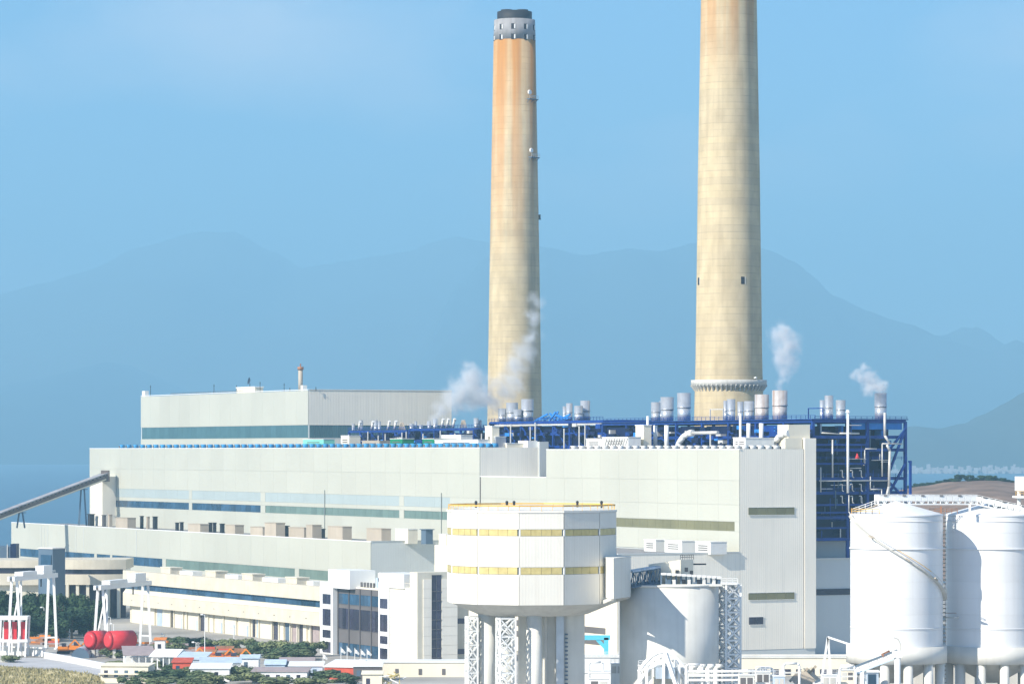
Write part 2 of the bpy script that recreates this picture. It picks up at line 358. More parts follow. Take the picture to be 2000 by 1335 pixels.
ridge('far_mountains', 37000, [(-1600, 700), (-900, 560), (-400, 590), (-150, 640), (60, 600), (150, 566), (230, 540), (320, 500), (400, 474), (470, 466), (540, 505), (600, 545), (700, 540), (800, 520), (900, 500), (1060, 520), (1300, 560), (1600, 640), (2000, 720), (2600, 760)], 13000, 3.1, 0.2, rows=50, step=16)
ridge('middle_mountain', 30000, [(700, 900), (820, 720), (900, 560), (960, 500), (1060, 476), (1130, 492), (1220, 480), (1290, 494), (1380, 480), (1470, 498), (1530, 524), (1600, 588), (1680, 624), (1760, 652), (1830, 664), (1880, 642), (1930, 672), (2000, 722), (2200, 790), (2600, 700), (3200, 640), (3800, 740)], 8500, 6.3, 0.2, rows=50, step=14)
ridge('middle_hills', 28000, [(-1500, 800), (-700, 700), (-300, 800), (0, 770), (130, 742), (260, 712), (330, 734), (420, 768), (560, 790), (700, 812), (900, 840), (1100, 870), (1300, 890), (1600, 905)], 9000, 8.7, 0.2, rows=40, step=16)
ridge('near_hills', 13500, [(1250, 905), (1500, 880), (1640, 850), (1720, 840), (1780, 832), (1830, 836), (1880, 826), (1920, 806), (1960, 786), (2000, 764), (2080, 735), (2250, 700), (2500, 690), (2900, 780), (3300, 890)], 1900, 5.2, 0.16, step=9, rows=36)

dm('downpipe', (0.22, 0.25, 0.24), 0.6)

# ------------------------------------------------------------------ turbine halls and annexes (plant axes)
s938, s1068 = cs(938, 0), cs(1068, 0)
vB = cv(1592, 0); zB = wz(878, dep(0, 0)); zNotch = wz(930, dep(0, s938))
ZS0, ZS1, ZB1 = 38.7, 42.0, 47.4           # window strip and pale band heights on the main wall
hb = thing('turbine_hall', 'long pale green hall with olive window strip and ribbed grey end wall', 'building', (0, 0, 0), 'c')
MB().box(0, vB, 0, s1068, GZ, zB - 0.4).build('core_wall', 'clad_shade', hb)
MB().box(0, vB - 4, s1068, s938 - 0.02, GZ, zNotch - 0.4).build('low_core_wall', 'clad_shade', hb)
MB().box(0.3, vB - 0.3, 0.3, s1068 - 0.3, zB - 0.4, zB - 0.15).build('roof_deck', 'roofing', hb)
sw0, sw1 = cs(1436, 0), cs(1150, 0)
panels(hb, 'v', 0, 0, s938 - 0.03, 31.9, ZS0, 14, 'clad_green')
panels(hb, 'v', 0, 0, sw0, ZS0, ZS1, 9, 'clad_green'); panels(hb, 'v', 0, sw1, s938 - 0.03, ZS0, ZS1, 9, 'clad_green')
window_strip(hb, 'v', 0, sw0, sw1, ZS0, ZS1, 5.5, 'glass_olive', 'clad_green')
panels(hb, 'v', 0, 0, s938 - 0.03, ZS1, ZB1, 14, 'clad_green'); 
panels(hb, 'v', 0, 0, s938 - 0.03, ZB1, zNotch - 0.1, 14, 'clad_green'); panels(hb, 'v', 0, 0, s1068, zNotch - 0.1, zB, 14, 'clad_green')
MB().box(-0.34, 0.3, -0.3, s1068, zB + 0.02, zB + 0.3).build('parapet_cap', 'white', hb)
MB().box(-0.34, 0.3, s1068 + 0.02, s938 - 0.3, zNotch - 0.08, zNotch + 0.2).build('parapet_cap', 'white', hb)
vP = cv(1570, 0)
ribbed(hb, 's', 0, 0.0, vP - 0.15, 0.2, zB + 0.3, 'clad_grey')
MB().box(vP - 0.12, vP + 0.12, -0.05, 0.4, 0.2, zB + 0.3).build('corner_joint', 'spandrel', hb)
MB().box(vP + 0.15, vB + 0.15, -0.35, 8, 0.2, wz(855, dep(0, 0))).build('corner_pier', 'clad_grey', hb)
for py0, py1 in ((990, 1006), (1157, 1172)):
    window_strip(hb, 's', -0.22, cv(1461, 0), cv(1551, 0), wz(py1, dep(0, 0)), wz(py0, dep(0, 0)), 3.2, 'glass_olive', 'white')
window_strip(hb, 's', -0.22, cv(1462, 0), cv(1490, 0), wz(1220, dep(0, 0)), wz(1204, dep(0, 0)), 3.4, 'glass_dark', 'white')
for a in range(6): MB().box(cv(1450 + a * 26, 0), cv(1458 + a * 26, 0), 0.1, 1.0, GZ, 0.15).build('plinth_pier', 'concrete_pale', hb)
pt = thing('roof_penthouse', 'cream plant room with two steps above the ribbed corner of the hall', 'roof house', (vB - 6, 1, zB), 'c')
d0 = dep(vB - 6, 2)
MB().box(cv(1543, 0), cv(1585, 0), 1.0, 8, zB - 0.1, wz(829, d0)).build('upper_room', 'cream', pt)
MB().box(cv(1535, 0), cv(1568, 0), 0.45, 0.95, zB + 0.35, wz(855, d0)).build('lower_room', 'cream', pt)

zA = 66.0; sA1 = cs(176, 0); vA = cv(1052, s938)
ha = thing('turbine_hall', 'farther pale green hall with dark blue window strips and blue roof vents', 'building', (0, s938, 0), 'c')
MB().box(0, vA, s938, sA1, GZ, zA - 0.4).build('core_wall', 'clad_shade', ha)
MB().box(0.3, vA - 0.3, s938 + 0.3, sA1 - 0.3, zA - 0.4, zA - 0.15).build('roof_deck', 'roofing', ha)
strips = [(790, 880, 'glass_green'), (519, 781, 'glass_green'), (376, 510, 'glass_blue'), (200, 370, 'glass_blue')]
prev = s938
for a, b, g in strips:
    s0, s1 = cs(b, 0), cs(a, 0)
    if s0 - prev > 0.3: panels(ha, 'v', 0, prev, s0, ZS0, ZS1, 20, 'clad_green')
    window_strip(ha, 'v', 0, s0, s1, ZS0, ZS1, 5.5, g, 'clad_green'); panels(ha, 'v', 0, s0, s1, ZS1 + 1.5, ZB1, 14, 'band_blue', t=0.18)
    if s0 - prev > 0.3: panels(ha, 'v', 0, prev, s0, ZS1 + 1.5, ZB1, 20, 'clad_green')
    prev = s1
panels(ha, 'v', 0, prev, sA1, ZS0, ZB1, 20, 'clad_green'); panels(ha, 'v', 0, s938, prev, ZS1, ZS1 + 1.5, 14, 'clad_green')
panels(ha, 'v', 0, s938, sA1, 28, ZS0, 14, 'clad_green'); panels(ha, 'v', 0, s938, sA1, ZB1, 56.5, 14, 'clad_green'); panels(ha, 'v', 0, s938, sA1, 56.5, zA, 14, 'clad_green')
MB().box(-0.34, 0.3, s938, sA1, zA + 0.02, zA + 0.3).build('parapet_cap', 'white', ha)
ribbed(ha, 's', s938, 0.0, vA, zNotch - 0.5, zA + 0.3, 'clad_grey', name='end_wall')
v68 = cv(1070, s938)
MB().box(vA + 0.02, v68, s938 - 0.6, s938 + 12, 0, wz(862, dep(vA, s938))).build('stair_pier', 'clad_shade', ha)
MB().box(cv(1033, s938), vA - 0.02, s938 + 1, s938 + 9, zA - 0.15, wz(860, dep(vA, s938))).build('roof_house', 'white_unit', ha)
MB().box(-0.5, -0.27, s938 - 1.0, s938 - 0.5, 32, zNotch - 0.1).build('downpipe', 'spandrel', ha)
for px in (634, 862):
    s_ = cs(px, -0.4); MB().box(-0.5, -0.3, s_ - 0.18, s_ + 0.18, 31, 49).build('downpipe', 'downpipe', ha)
# transfer shaft under the conveyor head
sf = thing('transfer_shaft', 'tall pale coal shaft under the top end of the conveyor', 'shaft', (-5, cs(190, -5), 0), 'c')
s0, s1 = cs(204, -6), cs(181, -6)
MB().box(-7, -0.3, s0, s1, 28, wz(930, dep(-5, s0))).build('shaft_wall', 'clad_grey', sf)

# annex of the far hall
vX = -28.9; sX0 = 227.7; sX1 = cs(23, vX); zX = wz(1058, dep(vX, sX0))
an = thing('hall_annex', 'long low pale green annex with green window strip under roof units', 'building', (vX, sX0, 0), 'c')
MB().box(vX, -0.3, sX0, sX1, GZ, zX - 0.9).build('core_wall', 'clad_shade', an)
MB().box(vX + 0.4, -0.35, sX0 + 0.4, sX1 - 0.4, zX - 0.9, zX - 0.7).build('roof_deck', 'roofing', an)
ZG0, ZG1 = 14.6, 18.6; prev = sX0
for a, b, g in [(585, 655, 'glass_green'), (325, 577, 'glass_green'), (220, 318, 'glass_blue'), (190, 216, 'glass_blue'), (40, 185, 'glass_blue')]:
    s0, s1 = cs(b, vX), cs(a, vX)
    if s0 - prev > 0.3: panels(an, 'v', vX, prev, s0, ZG0, ZG1, 25, 'clad_green')
    window_strip(an, 'v', vX, s0, s1, ZG0, ZG1, 5.5, g, 'clad_green'); prev = s1
panels(an, 'v', vX, prev, sX1, ZG0, ZG1, 20, 'clad_green'); panels(an, 'v', vX, sX0, sX1, ZG1, zX, 13, 'clad_green'); panels(an, 'v', vX, sX0, sX1, 6, ZG0, 16, 'clad_green')
MB().box(vX - 0.3, vX + 0.3, sX0 - 0.3, sX1, zX + 0.02, zX + 0.3).build('parapet_cap', 'white', an)
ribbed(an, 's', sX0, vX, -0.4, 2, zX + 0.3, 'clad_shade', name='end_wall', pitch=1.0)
MB().box(vX - 0.3, -0.4, sX0 - 0.32, sX0 + 0.3, zX + 0.31, zX + 0.5).build('end_cap', 'clad_shade', an)
for px in (82, 88, 95, 150, 165, 268):
    s_ = cs(px, vX); MB().box(vX - 0.42, vX - 0.26, s_ - 0.2, s_ + 0.2, 19, zX - 0.5).build('downpipe', 'clad_shade', an)

# annex of the near hall
vN = cv(1207, 0); zN = wz(1079, dep(0, 0))
sN1 = cs(850, vN)
ab = thing('hall_annex', 'low ribbed grey annex at the foot of the near hall, behind the grey silo', 'building', (vN, 0, 0), 'c')
MB().box(vN, -0.3, 0.05, sN1, GZ, zN - 0.5).build('core_wall', 'clad_shade', ab)
MB().box(vN + 0.4, -0.4, 0.45, sN1 - 0.4, zN - 0.5, zN - 0.3).build('roof_deck', 'roofing', ab)
ribbed(ab, 's', 0.05, vN, -0.02, 0.2, zN, 'clad_grey', name='end_wall')
MB().box(vN - 0.2, -0.02, -0.25, 0.3, zN + 0.02, zN + 0.35).build('parapet_cap', 'clad_shade', ab)
panels(ab, 'v', vN, 0.05, sN1, 16, zN, 14, 'cream'); panels(ab, 'v', vN, 0.05, sN1, GZ + 0.1, 16, 14, 'cream')
MB().box(vN - 0.4, vN - 0.26, 8, 100, 6, 8).build('louvre_band', 'spandrel', ab); MB().box(vN - 0.4, vN - 0.26, 8, 100, 2.4, 4.4).build('louvre_band', 'spandrel', ab)

# walls in the shade beside the hall's end (bunker bay behind)
bb = thing('bunker_bay', 'shaded grey concrete bay below the blue boiler frame beside the hall', 'building', (vB + 1, 6, 0), 'c')
zb1 = wz(1092, dep(vB, 8)); zb2 = wz(1056, dep(vB, 20))
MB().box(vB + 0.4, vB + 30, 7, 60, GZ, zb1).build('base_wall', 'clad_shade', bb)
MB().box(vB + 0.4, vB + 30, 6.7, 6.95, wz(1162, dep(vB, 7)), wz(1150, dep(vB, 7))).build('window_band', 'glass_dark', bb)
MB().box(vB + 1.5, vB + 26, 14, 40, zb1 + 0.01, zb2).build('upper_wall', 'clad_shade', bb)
MB().box(vB + 0.2, vB + 30.2, 6.5, 7.3, zb1 + 0.02, zb1 + 0.4).build('ledge', 'concrete_pale', bb)

# back boiler house
sK, vK = 443.0, 38.0; dK = dep(vK, sK); zK = wz(762, dK); vK1 = cv(882, sK); sK1 = cs(276, vK)
bk = thing('boiler_house', 'tall pale boiler house with dark teal window band standing behind the far hall', 'building', (vK, sK, 0), 'c')
MB().box(vK, vK1, sK, sK1, GZ, zK - 0.4).build('core_wall', 'clad_shade', bk)
zt0, zt1 = wz(855, dK), wz(829, dK)
window_strip(bk, 'v', vK, sK + 0.4, sK1 - 1, zt0, zt1, 6, 'glass_teal', 'clad_green')
panels(bk, 'v', vK, sK, sK1, zt1, zK, 13, 'clad_green'); panels(bk, 'v', vK, sK, sK1, 58, zt0, 13, 'clad_green')
ribbed(bk, 's', sK, vK, vK1, zt1, zK + 0.2, 'clad_grey', name='ribbed_wall', pitch=1.3); ribbed(bk, 's', sK, vK, vK1, 55, zt0, 'clad_grey', pitch=1.3)
window_strip(bk, 's', sK, vK + 0.5, vK1, zt0, zt1, 2.2, 'glass_teal', 'clad_grey')
MB().box(vK - 0.35, vK + 0.3, sK - 0.35, sK1, zK + 0.22, zK + 0.5).build('parapet_cap', 'white', bk)
MB().box(vK + 0.32, vK1, sK - 0.35, sK + 0.3, zK + 0.22, zK + 0.5).build('parapet_cap', 'clad_grey', bk)
def kz(py, s): return wz(py, dep(vK + 3, s))
def rooft(name, label, cat, px, v=vK + 3, z=zK, group=None):
    s_ = cs(px, v); return thing(name, label, cat, (v, s_, z - 0.4), 'c', group), v, s_
t, v, s_ = rooft('vent_pipe', 'rusty brown vent pipe rising from the boiler house roof', 'pipe', 587)
MB().lathe(v, s_, [(1.0, zK - 0.4), (1.0, kz(722, s_))], 16).build('shaft', 'tan_unit', t, True); MB().lathe(v, s_, [(1.35, kz(722, s_)), (1.35, kz(716, s_))], 16).build('cowl', 'rust', t, True); MB().lathe(v, s_, [(0.3, kz(716, s_)), (0.3, kz(710, s_))], 8).build('tip', 'rust', t)
t, v, s_ = rooft('roof_box', 'white roof box by the corner next to the vent pipe', 'roof unit', 593.5)
MB().box(v - 1, v + 1, s_ - 1.2, s_ + 1.2, zK - 0.4, kz(752, s_)).build('casing', 'white_unit', t)
t, v, s_ = rooft('roof_box', 'slim white roof box at the far corner of the boiler house', 'roof unit', 284)
MB().box(v - 1, v + 1, s_ - 2, s_ + 2, zK - 0.4, kz(763, s_)).build('casing', 'white_unit', t)
t, v, s_ = rooft('lift_house', 'cream roof hut under the dish on the boiler house', 'roof house', 488)
MB().box(v - 2, v + 2, s_ - 11, s_ + 11, zK - 0.4, kz(757, s_)).build('hut_wall', 'cream', t); MB().box(v - 2.3, v + 2.3, s_ - 11.4, s_ + 11.4, kz(757, s_) + 0.01, kz(755, s_)).build('hut_roof', 'white', t)
zd = kz(755, s_)
t = thing('dish_antenna', 'dark round dish antenna on the roof hut', 'antenna', (v, s_, zd), 'c')
MB().tube((v, s_, zd), (v, s_, zd + 1.6), 0.15).build('mast', 'dark', t); MB().tube((v - 0.1, s_, zd + 2.6), (v - 0.5, s_ + 0.3, zd + 2.7), 1.0, 1.7, 20).build('reflector', 'slate_blue', t)
for i, (px, py) in enumerate([(294, 752), (418, 750), (462, 752), (508, 745), (555, 748), (617, 755), (566, 757)]):
    t, v, s_ = rooft('antenna_mast', f'thin dark mast on the boiler house roof, {ORD[i]} along its edge', 'mast', px, group='masts on the boiler house roof')
    MB().tube((v, s_, zK - 0.4), (v, s_, kz(py, s_)), 0.13).build('pole', 'dark', t); MB().beam((v, s_ - 0.7, kz(py, s_) - 0.8), (v, s_ + 0.7, kz(py, s_) - 0.8), 0.16).build('crossarm', 'dark', t)
rail(bk, [(vK + 1, cs(330, vK), zK), (vK + 1, cs(470, vK), zK)], 'spandrel', 1.2, 3.0)

# ------------------------------------------------------------------ beige switchgear block in front of the annex
vQ = -92.0; sQ0, sQ1 = cs(640, vQ), cs(240, vQ); zQ = wz(1145, dep(vQ, cs(625, vQ)))
bq = thing('switchgear_block', 'long beige low block with blue ribbon window above recessed doors', 'building', (vQ, sQ0, 0), 'c')
MB().box(vQ + 3, vQ + 36, sQ0, sQ1, GZ, 15.8).build('core_wall', 'beige', bq)
panels(bq, 'v', vQ + 3, sQ0, sQ1, 13.1, zQ, 30, 'beige', name='parapet_panel', t=3.0)
window_strip(bq, 'v', vQ + 1.2, sQ0, sQ1, 10.6, 13.05, 6.5, 'glass_blue', 'beige_light')
MB().add([(vQ, sQ0, 9.1), (vQ, sQ1, 9.1), (vQ + 1.15, sQ1, 10.55), (vQ + 1.15, sQ0, 10.55)], [(0, 3, 2, 1)]).build('sloped_sill', 'beige_light', bq)
panels(bq, 'v', vQ + 3, sQ0, sQ1, 4.3, 9.05, 34, 'beige', name='fascia_panel', t=3.0)
for i in range(14):
    a = sQ0 + 4 + i * (sQ1 - sQ0) / 14; MB().box(vQ - 0.06, vQ - 0.005, a, a + 0.9, 6.4, 6.7).build('weep_slot', 'spandrel', bq)
random.seed(3); a = sQ0; i = 0
while a < sQ1 - 8:
    w = random.choice((3, 4, 6, 9, 11)); kind = random.random()
    if kind < 0.55: MB().box(vQ + 2.4, vQ + 2.98, a, a + w, GZ, 4.28).build('wall_bay', 'beige_light', bq)
    else: MB().box(vQ + 2.75, vQ + 2.98, a, a + w * 0.5, GZ, 4.28).build('bay_door', random.choice(('sheet_blue', 'slate_blue', 'glass_dark', 'sheet_mauve')), bq); w = w * 0.5
    if random.random() < 0.6: MB().box(vQ + 1.9, vQ + 2.38, a + w + 0.2, a + w + 0.8, GZ, 4.28).build('pier', 'beige_light', bq)
    if kind < 0.3 and w > 5: dr = MB().box(vQ + 2.25, vQ + 2.39, a + 1, a + 2.6, GZ, 1.4).build('door', 'sheet_blue', bq)
    a += w + random.choice((0.8, 1.2, 2.0))
for i, px in enumerate((332, 420, 492, 578)):
    s_ = cs(px, vQ + 5); t = thing('roof_hood', f'beige concrete hood on the switchgear roof, {ORD[i]} from the far end', 'roof unit', (vQ + 5, s_, 15.8), 'c', 'hoods on the switchgear roof')
    MB().box(vQ + 3.2, vQ + 8, s_ - 5, s_ + 5, 15.82, 20.0).build('hood_wall', 'beige', t); MB().box(vQ + 3.0, vQ + 8.2, s_ - 5.3, s_ + 5.3, 20.02, 20.3).build('hood_lid', 'beige_light', t)
for i, px in enumerate((367, 455, 532, 600)):
    s_ = cs(px, vQ + 9); t = thing('cooler_bank', f'white finned cooler bank between beige hoods, {ORD[i]} from the far end', 'cooler', (vQ + 9, s_, 15.8), 'c', 'coolers on the switchgear roof')
    MB().box(vQ + 7, vQ + 11, s_ - 10, s_ + 10, 17.2, 19.0).build('casing', 'white_unit', t)
    for k in range(8): MB().box(vQ + 6.8, vQ + 11, s_ - 9.5 + k * 2.5, s_ - 8.7 + k * 2.5, 15.82, 17.18).build('foot', 'roofing', t)

# curved terrace building at the left end
def arc_pts(px0, px1, d0, sag, n=14): return [(wx(px0 + (px1 - px0) * i / n, d0), d0 - sag * (1 - (2 * i / n - 1) ** 2)) for i in range(n + 1)]
tb = thing('terrace_building', 'curved beige terrace building with dark window bands behind the gantry cranes', 'building', (wx(60, 1476), 1476, GZ))
def curved(px0, px1, d0, sag, z0, z1, name, m, depth=30):
    p = arc_pts(px0, px1, d0, sag); MB().prism(p + [(p[-1][0], d0 + depth), (p[0][0], d0 + depth)], z0, z1).build(name, m, tb)
curved(-60, 100, 1480, 1.5, 17.6, wz(1093, 1480), 'upper_parapet', 'beige'); curved(-60, 98, 1481, 1.5, 15.3, 17.58, 'window_band', 'glass_dark'); curved(-60, 100, 1480, 1.5, 10.6, 15.28, 'balcony', 'beige'); curved(-60, 100, 1482.5, 1.5, GZ, 10.58, 'ground_floor', 'beige_light')
curved(103, 246, 1474, 3.5, 17.2, wz(1092, 1474), 'upper_parapet', 'beige'); curved(106, 240, 1476, 3.5, 15.2, 17.18, 'window_band', 'glass_dark'); curved(103, 246, 1474, 3.5, 11.0, 15.18, 'balcony', 'beige'); curved(104, 246, 1477, 3.5, GZ, 10.98, 'ground_floor', 'glass_dark')
for i in range(7): 
    x = wx(112 + i * 20, 1473); MB().box(x - 0.6, x + 0.6, 1471.5, 1474, GZ, 10.98).build('column', 'beige_light', tb)
st = thing('stair_tower', 'dark slate blue stair tower on the terrace building', 'tower', (wx(103, 1448), 1448, GZ))
z1 = wz(1071, 1448); x0, xm, x1 = wx(75, 1452), wx(103, 1444), wx(128, 1452)
MB().prism([(x0, 1452), (xm, 1444), (x1, 1451), (wx(100, 1459), 1459)], GZ, z1).build('tower_wall', 'slate_blue', st)
MB().beam((x0 + 0.9, 1451.2, 20.5), (xm - 0.6, 1444.3, 20.5), 0.3, 6.5).build('glazing', 'glass_blue', st)
MB().prism([(x0 - 0.3, 1452), (xm, 1443.5), (x1 + 0.3, 1451), (wx(100, 1459.5), 1459.5)], z1 + 0.01, z1 + 0.4).build('cap', 'concrete_pale', st)
t = thing('control_cabin', 'dark blue flat roofed block at the far end of the annex', 'building', (wx(8, 1610), 1610, GZ))
MB().box(wx(-70, 1610), wx(26, 1610), 1600, 1622, GZ, wz(1066, 1610)).build('block_wall', 'slate_blue', t); MB().box(wx(24, 1602), wx(35, 1602), 1596, 1606, GZ, wz(1061, 1602)).build('side_tower', 'navy', t)
MB().box(wx(13, 1599), wx(15, 1599), 1599.6, 1599.95, 10, 24).build('light_strip', 'pipe', t)

# ------------------------------------------------------------------ chimneys
dL, cxL = 1600.0, wx(1005, 1600); dR, cxR = 1400.0, wx(1423.5, 1400)
def cr(w, d): return w / 2 / F * d
zL = wz(80, dL)
c1 = thing('chimney', 'tall tapering concrete chimney with grey collar and rust streaks under a dark cap', 'chimney', (cxL, dL, GZ))
MB().lathe(cxL, dL, [(cr(112, dL), GZ), (cr(106, dL), wz(800, dL)), (cr(95, dL), wz(450, dL)), (cr(82, dL), zL)], 72).build('shell', 'chimney_left', c1, True)
dm('collar_grey', (0.34, 0.34, 0.35), 0.85, var=0.15, scale=0.3, streak=0.4, scol=(0.16, 0.14, 0.13))
col_ = MB().lathe(cxL, dL, [(cr(82.5, dL), zL + 0.01), (cr(80, dL), wz(40, dL)), (cr(80, dL) - 1.2, wz(40, dL) + 0.01)], 72).build('collar', 'collar_grey', c1, True)
MB().lathe(cxL, dL, [(cr(68, dL), wz(39, dL)), (cr(68, dL), wz(24, dL)), (cr(60, dL), wz(23, dL)), (cr(58, dL), wz(30, dL))], 48, cap=False).build('flue_cap', 'dark', c1, True)
for k, (dx, h_) in enumerate(((-2.6, 1.6), (2.6, 1.6), (0, 1.9))): MB().lathe(cxL + dx * 1.3, dL + (3 if k == 2 else -1.5), [(2.6, wz(28, dL)), (2.6, wz(20, dL) + (h_ - 1.7))], 24).build('flue', 'dark', c1, True)
for rz_, zz in ((80.2, 56), (82, 76)):
    for k in range(10):
        a = -math.pi / 2 - R(4.5) + k * 2 * math.pi / 10; r = cr(rz_, dL)
        p = Vector((cxL + r * math.cos(a), dL + r * math.sin(a), wz(zz, dL))); t = Vector((-math.sin(a), math.cos(a), 0)); o = Vector((math.cos(a), math.sin(a), 0)) * 0.12
        MB().beam(p - t * 0.75 - o, p + t * 0.75 - o, 0.5, 2.4).build('vent_opening', 'dark', c1); MB().beam(p + t * 0.5 + o * 0.6, p + t * 1.1 + o * 0.6, 0.4, 1.9).build('vent_lining', 'white_unit', c1)
def aviation(cx, d, rad, px, py, name, lab):
    # platform with a round white lamp on the shaded side of the shaft
    x = wx(px, d); dx = x - cx; a = -math.acos(max(-1, min(1, dx / rad))); t = thing(name, lab, 'lamp platform', (cx + rad * math.cos(a), d + rad * math.sin(a), wz(py, d)))
    o = Vector((math.cos(a), math.sin(a), 0)); tt = Vector((-math.sin(a), math.cos(a), 0)); b = Vector((cx, d, wz(py, d))) + o * rad
    MB().beam(b - tt * 2.9 + o * 0.9, b + tt * 2.9 + o * 0.9, 1.9, 0.35).build('deck', 'slate_blue', t)
    for q in (-2.6, 0, 2.6): MB().beam(b + tt * q - Vector((0, 0, 1.4)) , b + tt * q + o * 1.7, 0.18).build('bracket', 'slate_blue', t)
    rail(t, [b - tt * 2.8 + o * 1.8 + Vector((0, 0, 0.2)), b + tt * 2.8 + o * 1.8 + Vector((0, 0, 0.2))], 'pipe', 1.3, 1.2, 0.08)
    MB().tube(b - tt * 1.3 + o * 0.1 + Vector((0, 0, 3.0)), b - tt * 1.3 + o * 0.75 + Vector((0, 0, 3.0)), 1.05, 0.95, 20).build('lamp_drum', 'white', t)
rL = lambda py: cr(82 + (106 - 82) * (py - 80) / 720, dL)
aviation(cxL, dL, rL(197), 1037, 197, 'beacon_platform', 'upper beacon platform with white round lamp on the streaked chimney')
aviation(cxL, dL, rL(310), 1040, 310, 'beacon_platform', 'lower beacon platform with white round lamp on the streaked chimney')
t = thing('beacon_lamp', 'small dark beacon at the middle edge of the streaked chimney', 'lamp', (cxL + rL(423), dL, wz(428, dL)))
MB().box(cxL + rL(423) - 0.3, cxL + rL(423) + 1.1, dL - 0.8, dL + 0.8, wz(429, dL), wz(427, dL)).build('bracket', 'slate_blue', t); MB().lathe(cxL + rL(423) + 0.5, dL, [(0.45, wz(427, dL)), (0.45, wz(419, dL))], 12).build('lamp', 'spandrel', t)
c2 = thing('chimney', 'wider concrete chimney with a corbelled ring balcony near its foot, running out of the picture', 'chimney', (cxR, dR, GZ))
MB().lathe(cxR, dR, [(cr(146, dR), GZ), (cr(135, dR), wz(800, dR)), (cr(130, dR), wz(700, dR)), (cr(121, dR), wz(350, dR)), (cr(109, dR), wz(0, dR)), (cr(100, dR), wz(-280, dR))], 80).build('shell', 'chimney_right', c2, True)
rb = cr(131, dR); z0 = wz(757, dR)
MB().lathe(cxR, dR, [(rb + 0.05, z0), (rb + 1.7, z0 + 1.2), (rb + 1.7, wz(742, dR)), (rb + 1.35, wz(742, dR)), (rb + 1.35, z0 + 1.9), (rb + 0.05, z0 + 1.9)], 72, cap=False).build('balcony', 'concrete', c2, True)
for k in range(48):
    a = 2 * math.pi * k / 48; o = Vector((math.cos(a), math.sin(a), 0)); c = Vector((cxR, dR, 0))
    MB().beam(c + o * (rb - 0.1) + Vector((0, 0, z0 - 1.2)), c + o * (rb + 1.62) + Vector((0, 0, z0 + 1.1)), 0.5, 0.9).build('corbel', 'concrete', c2)
for px in (1364, 1447):
    r = cr(125.5, dR); dx = wx(px, dR) - cxR; a = -math.acos(max(-1, min(1, dx / r))); p = Vector((cxR + r * math.cos(a), dR + r * math.sin(a), wz(550, dR))); tt = Vector((-math.sin(a), math.cos(a), 0)); o = Vector((math.cos(a), math.sin(a), 0))
    MB().beam(p - tt * 0.75 - o * 0.1, p + tt * 0.75 - o * 0.1, 0.5, 2.8).build('window', 'dark', c2); MB().beam(p + tt * 0.9 , p + tt * 1.15, 0.3, 2.8).build('window_jamb', 'concrete_pale', c2)
t = thing('floodlight', 'small white floodlight on the ring balcony of the wide chimney', 'lamp', (wx(1472, dR), dR - rb * 0.75, wz(742, dR)))
xx, yy = wx(1472, dR), dR - math.sqrt(max(0, (rb + 1.2) ** 2 - (wx(1472, dR) - cxR) ** 2)); t.location = (xx, yy, wz(742, dR)); ORG[t.name] = Vector((xx, yy, wz(742, dR)))
MB().lathe(xx, yy, [(0.12, wz(742, dR) - 0.3), (0.12, wz(740, dR))], 8).build('stem', 'dark', t); MB().lathe(xx, yy, [(0.5, wz(740, dR)), (0.75, wz(738.5, dR)), (0.2, wz(736.5, dR))], 16).build('lamp_head', 'white', t, True)

# ------------------------------------------------------------------ blue boiler frames
def frame(label, vs_, ss, levels, zlow=0.0, fill=None, diag=True, w=0.9):
    t = thing('boiler_structure', label, 'steel frame', (vs_[0], ss[0], GZ), 'c')
    for v in (vs_[0], vs_[-1]):
        for s in ss: bar('column', (v, s, zlow), (v, s, levels[-1]), w, 'blue_steel', t)
    for v in vs_[1:-1]: bar('column', (v, ss[0], zlow), (v, ss[0], levels[-1]), w, 'blue_steel', t)
    for z in levels:
        for v in (vs_[0], vs_[-1]): bar('beam', (v, ss[0], z), (v, ss[-1], z), 0.6, 'blue_steel', t, 1.0)
        for s in ss: bar('beam', (vs_[0], s, z), (vs_[-1], s, z), 0.6, 'blue_steel', t, 1.0)
    return t
random.seed(11)
vF0, vF1 = vB + 1.6, cv(1768, 4); sF = [4] + [4 + i * 18.5 for i in range(1, 9)]; zTop = wz(822, dep(vF0, 4))
lev = [wz(y, dep(vF0 + 12, 4)) for y in (1052, 1010, 962, 934, 878, 853)] + [zTop]
vcols = [vF0, cv(1655, 4), cv(1694, 4), vF1]
bf = frame('large blue steel boiler frame packed with pipes, right of the ribbed hall end', vcols, sF, lev, zb1 + 0.5)
MB().box(vF0 + 1.2, cv(1735, 10), 10, sF[-1] - 3, zb2 + 0.5, zTop - 1.6).build('boiler_casing', 'navy', bf)
MB().box(vF0 - 1, vF1 + 0.6, 3, sF[-1] + 2, zTop + 0.51, zTop + 0.8).build('top_deck', 'blue_steel', bf)
MB().box(cv(1660, 5), cv(1760, 5), 4.5, 6, wz(838, 1205), zTop - 0.52).build('deck_girder', 'blue_bright', bf)
zz = lambda y: wz(y, dep(vF0 + 14, 4))
for a, b in (((cv(1735, 3.3), 3.3, zz(880)), (vF1 - 0.4, 3.3, zz(838))), ((vF1 - 0.4, 3.3, zz(836)), (cv(1738, 3.3), 3.3, zz(918))), ((vF1 - 0.4, 3.3, zz(905)), (cv(1730, 3.3), 3.3, zz(975))), ((cv(1735, 3.3), 3.3, zz(940)), (vF1 - 0.4, 3.3, zz(975)))):
    bar('brace', a, b, 0.7, 'blue_steel', bf)
for i, y in enumerate((868, 905, 985, 1000, 1030)): bar('floor_beam', (vF0, 3.4, zz(y)), (cv(1695, 3.4), 3.4, zz(y)), 0.35, 'blue_steel', bf, 0.6)
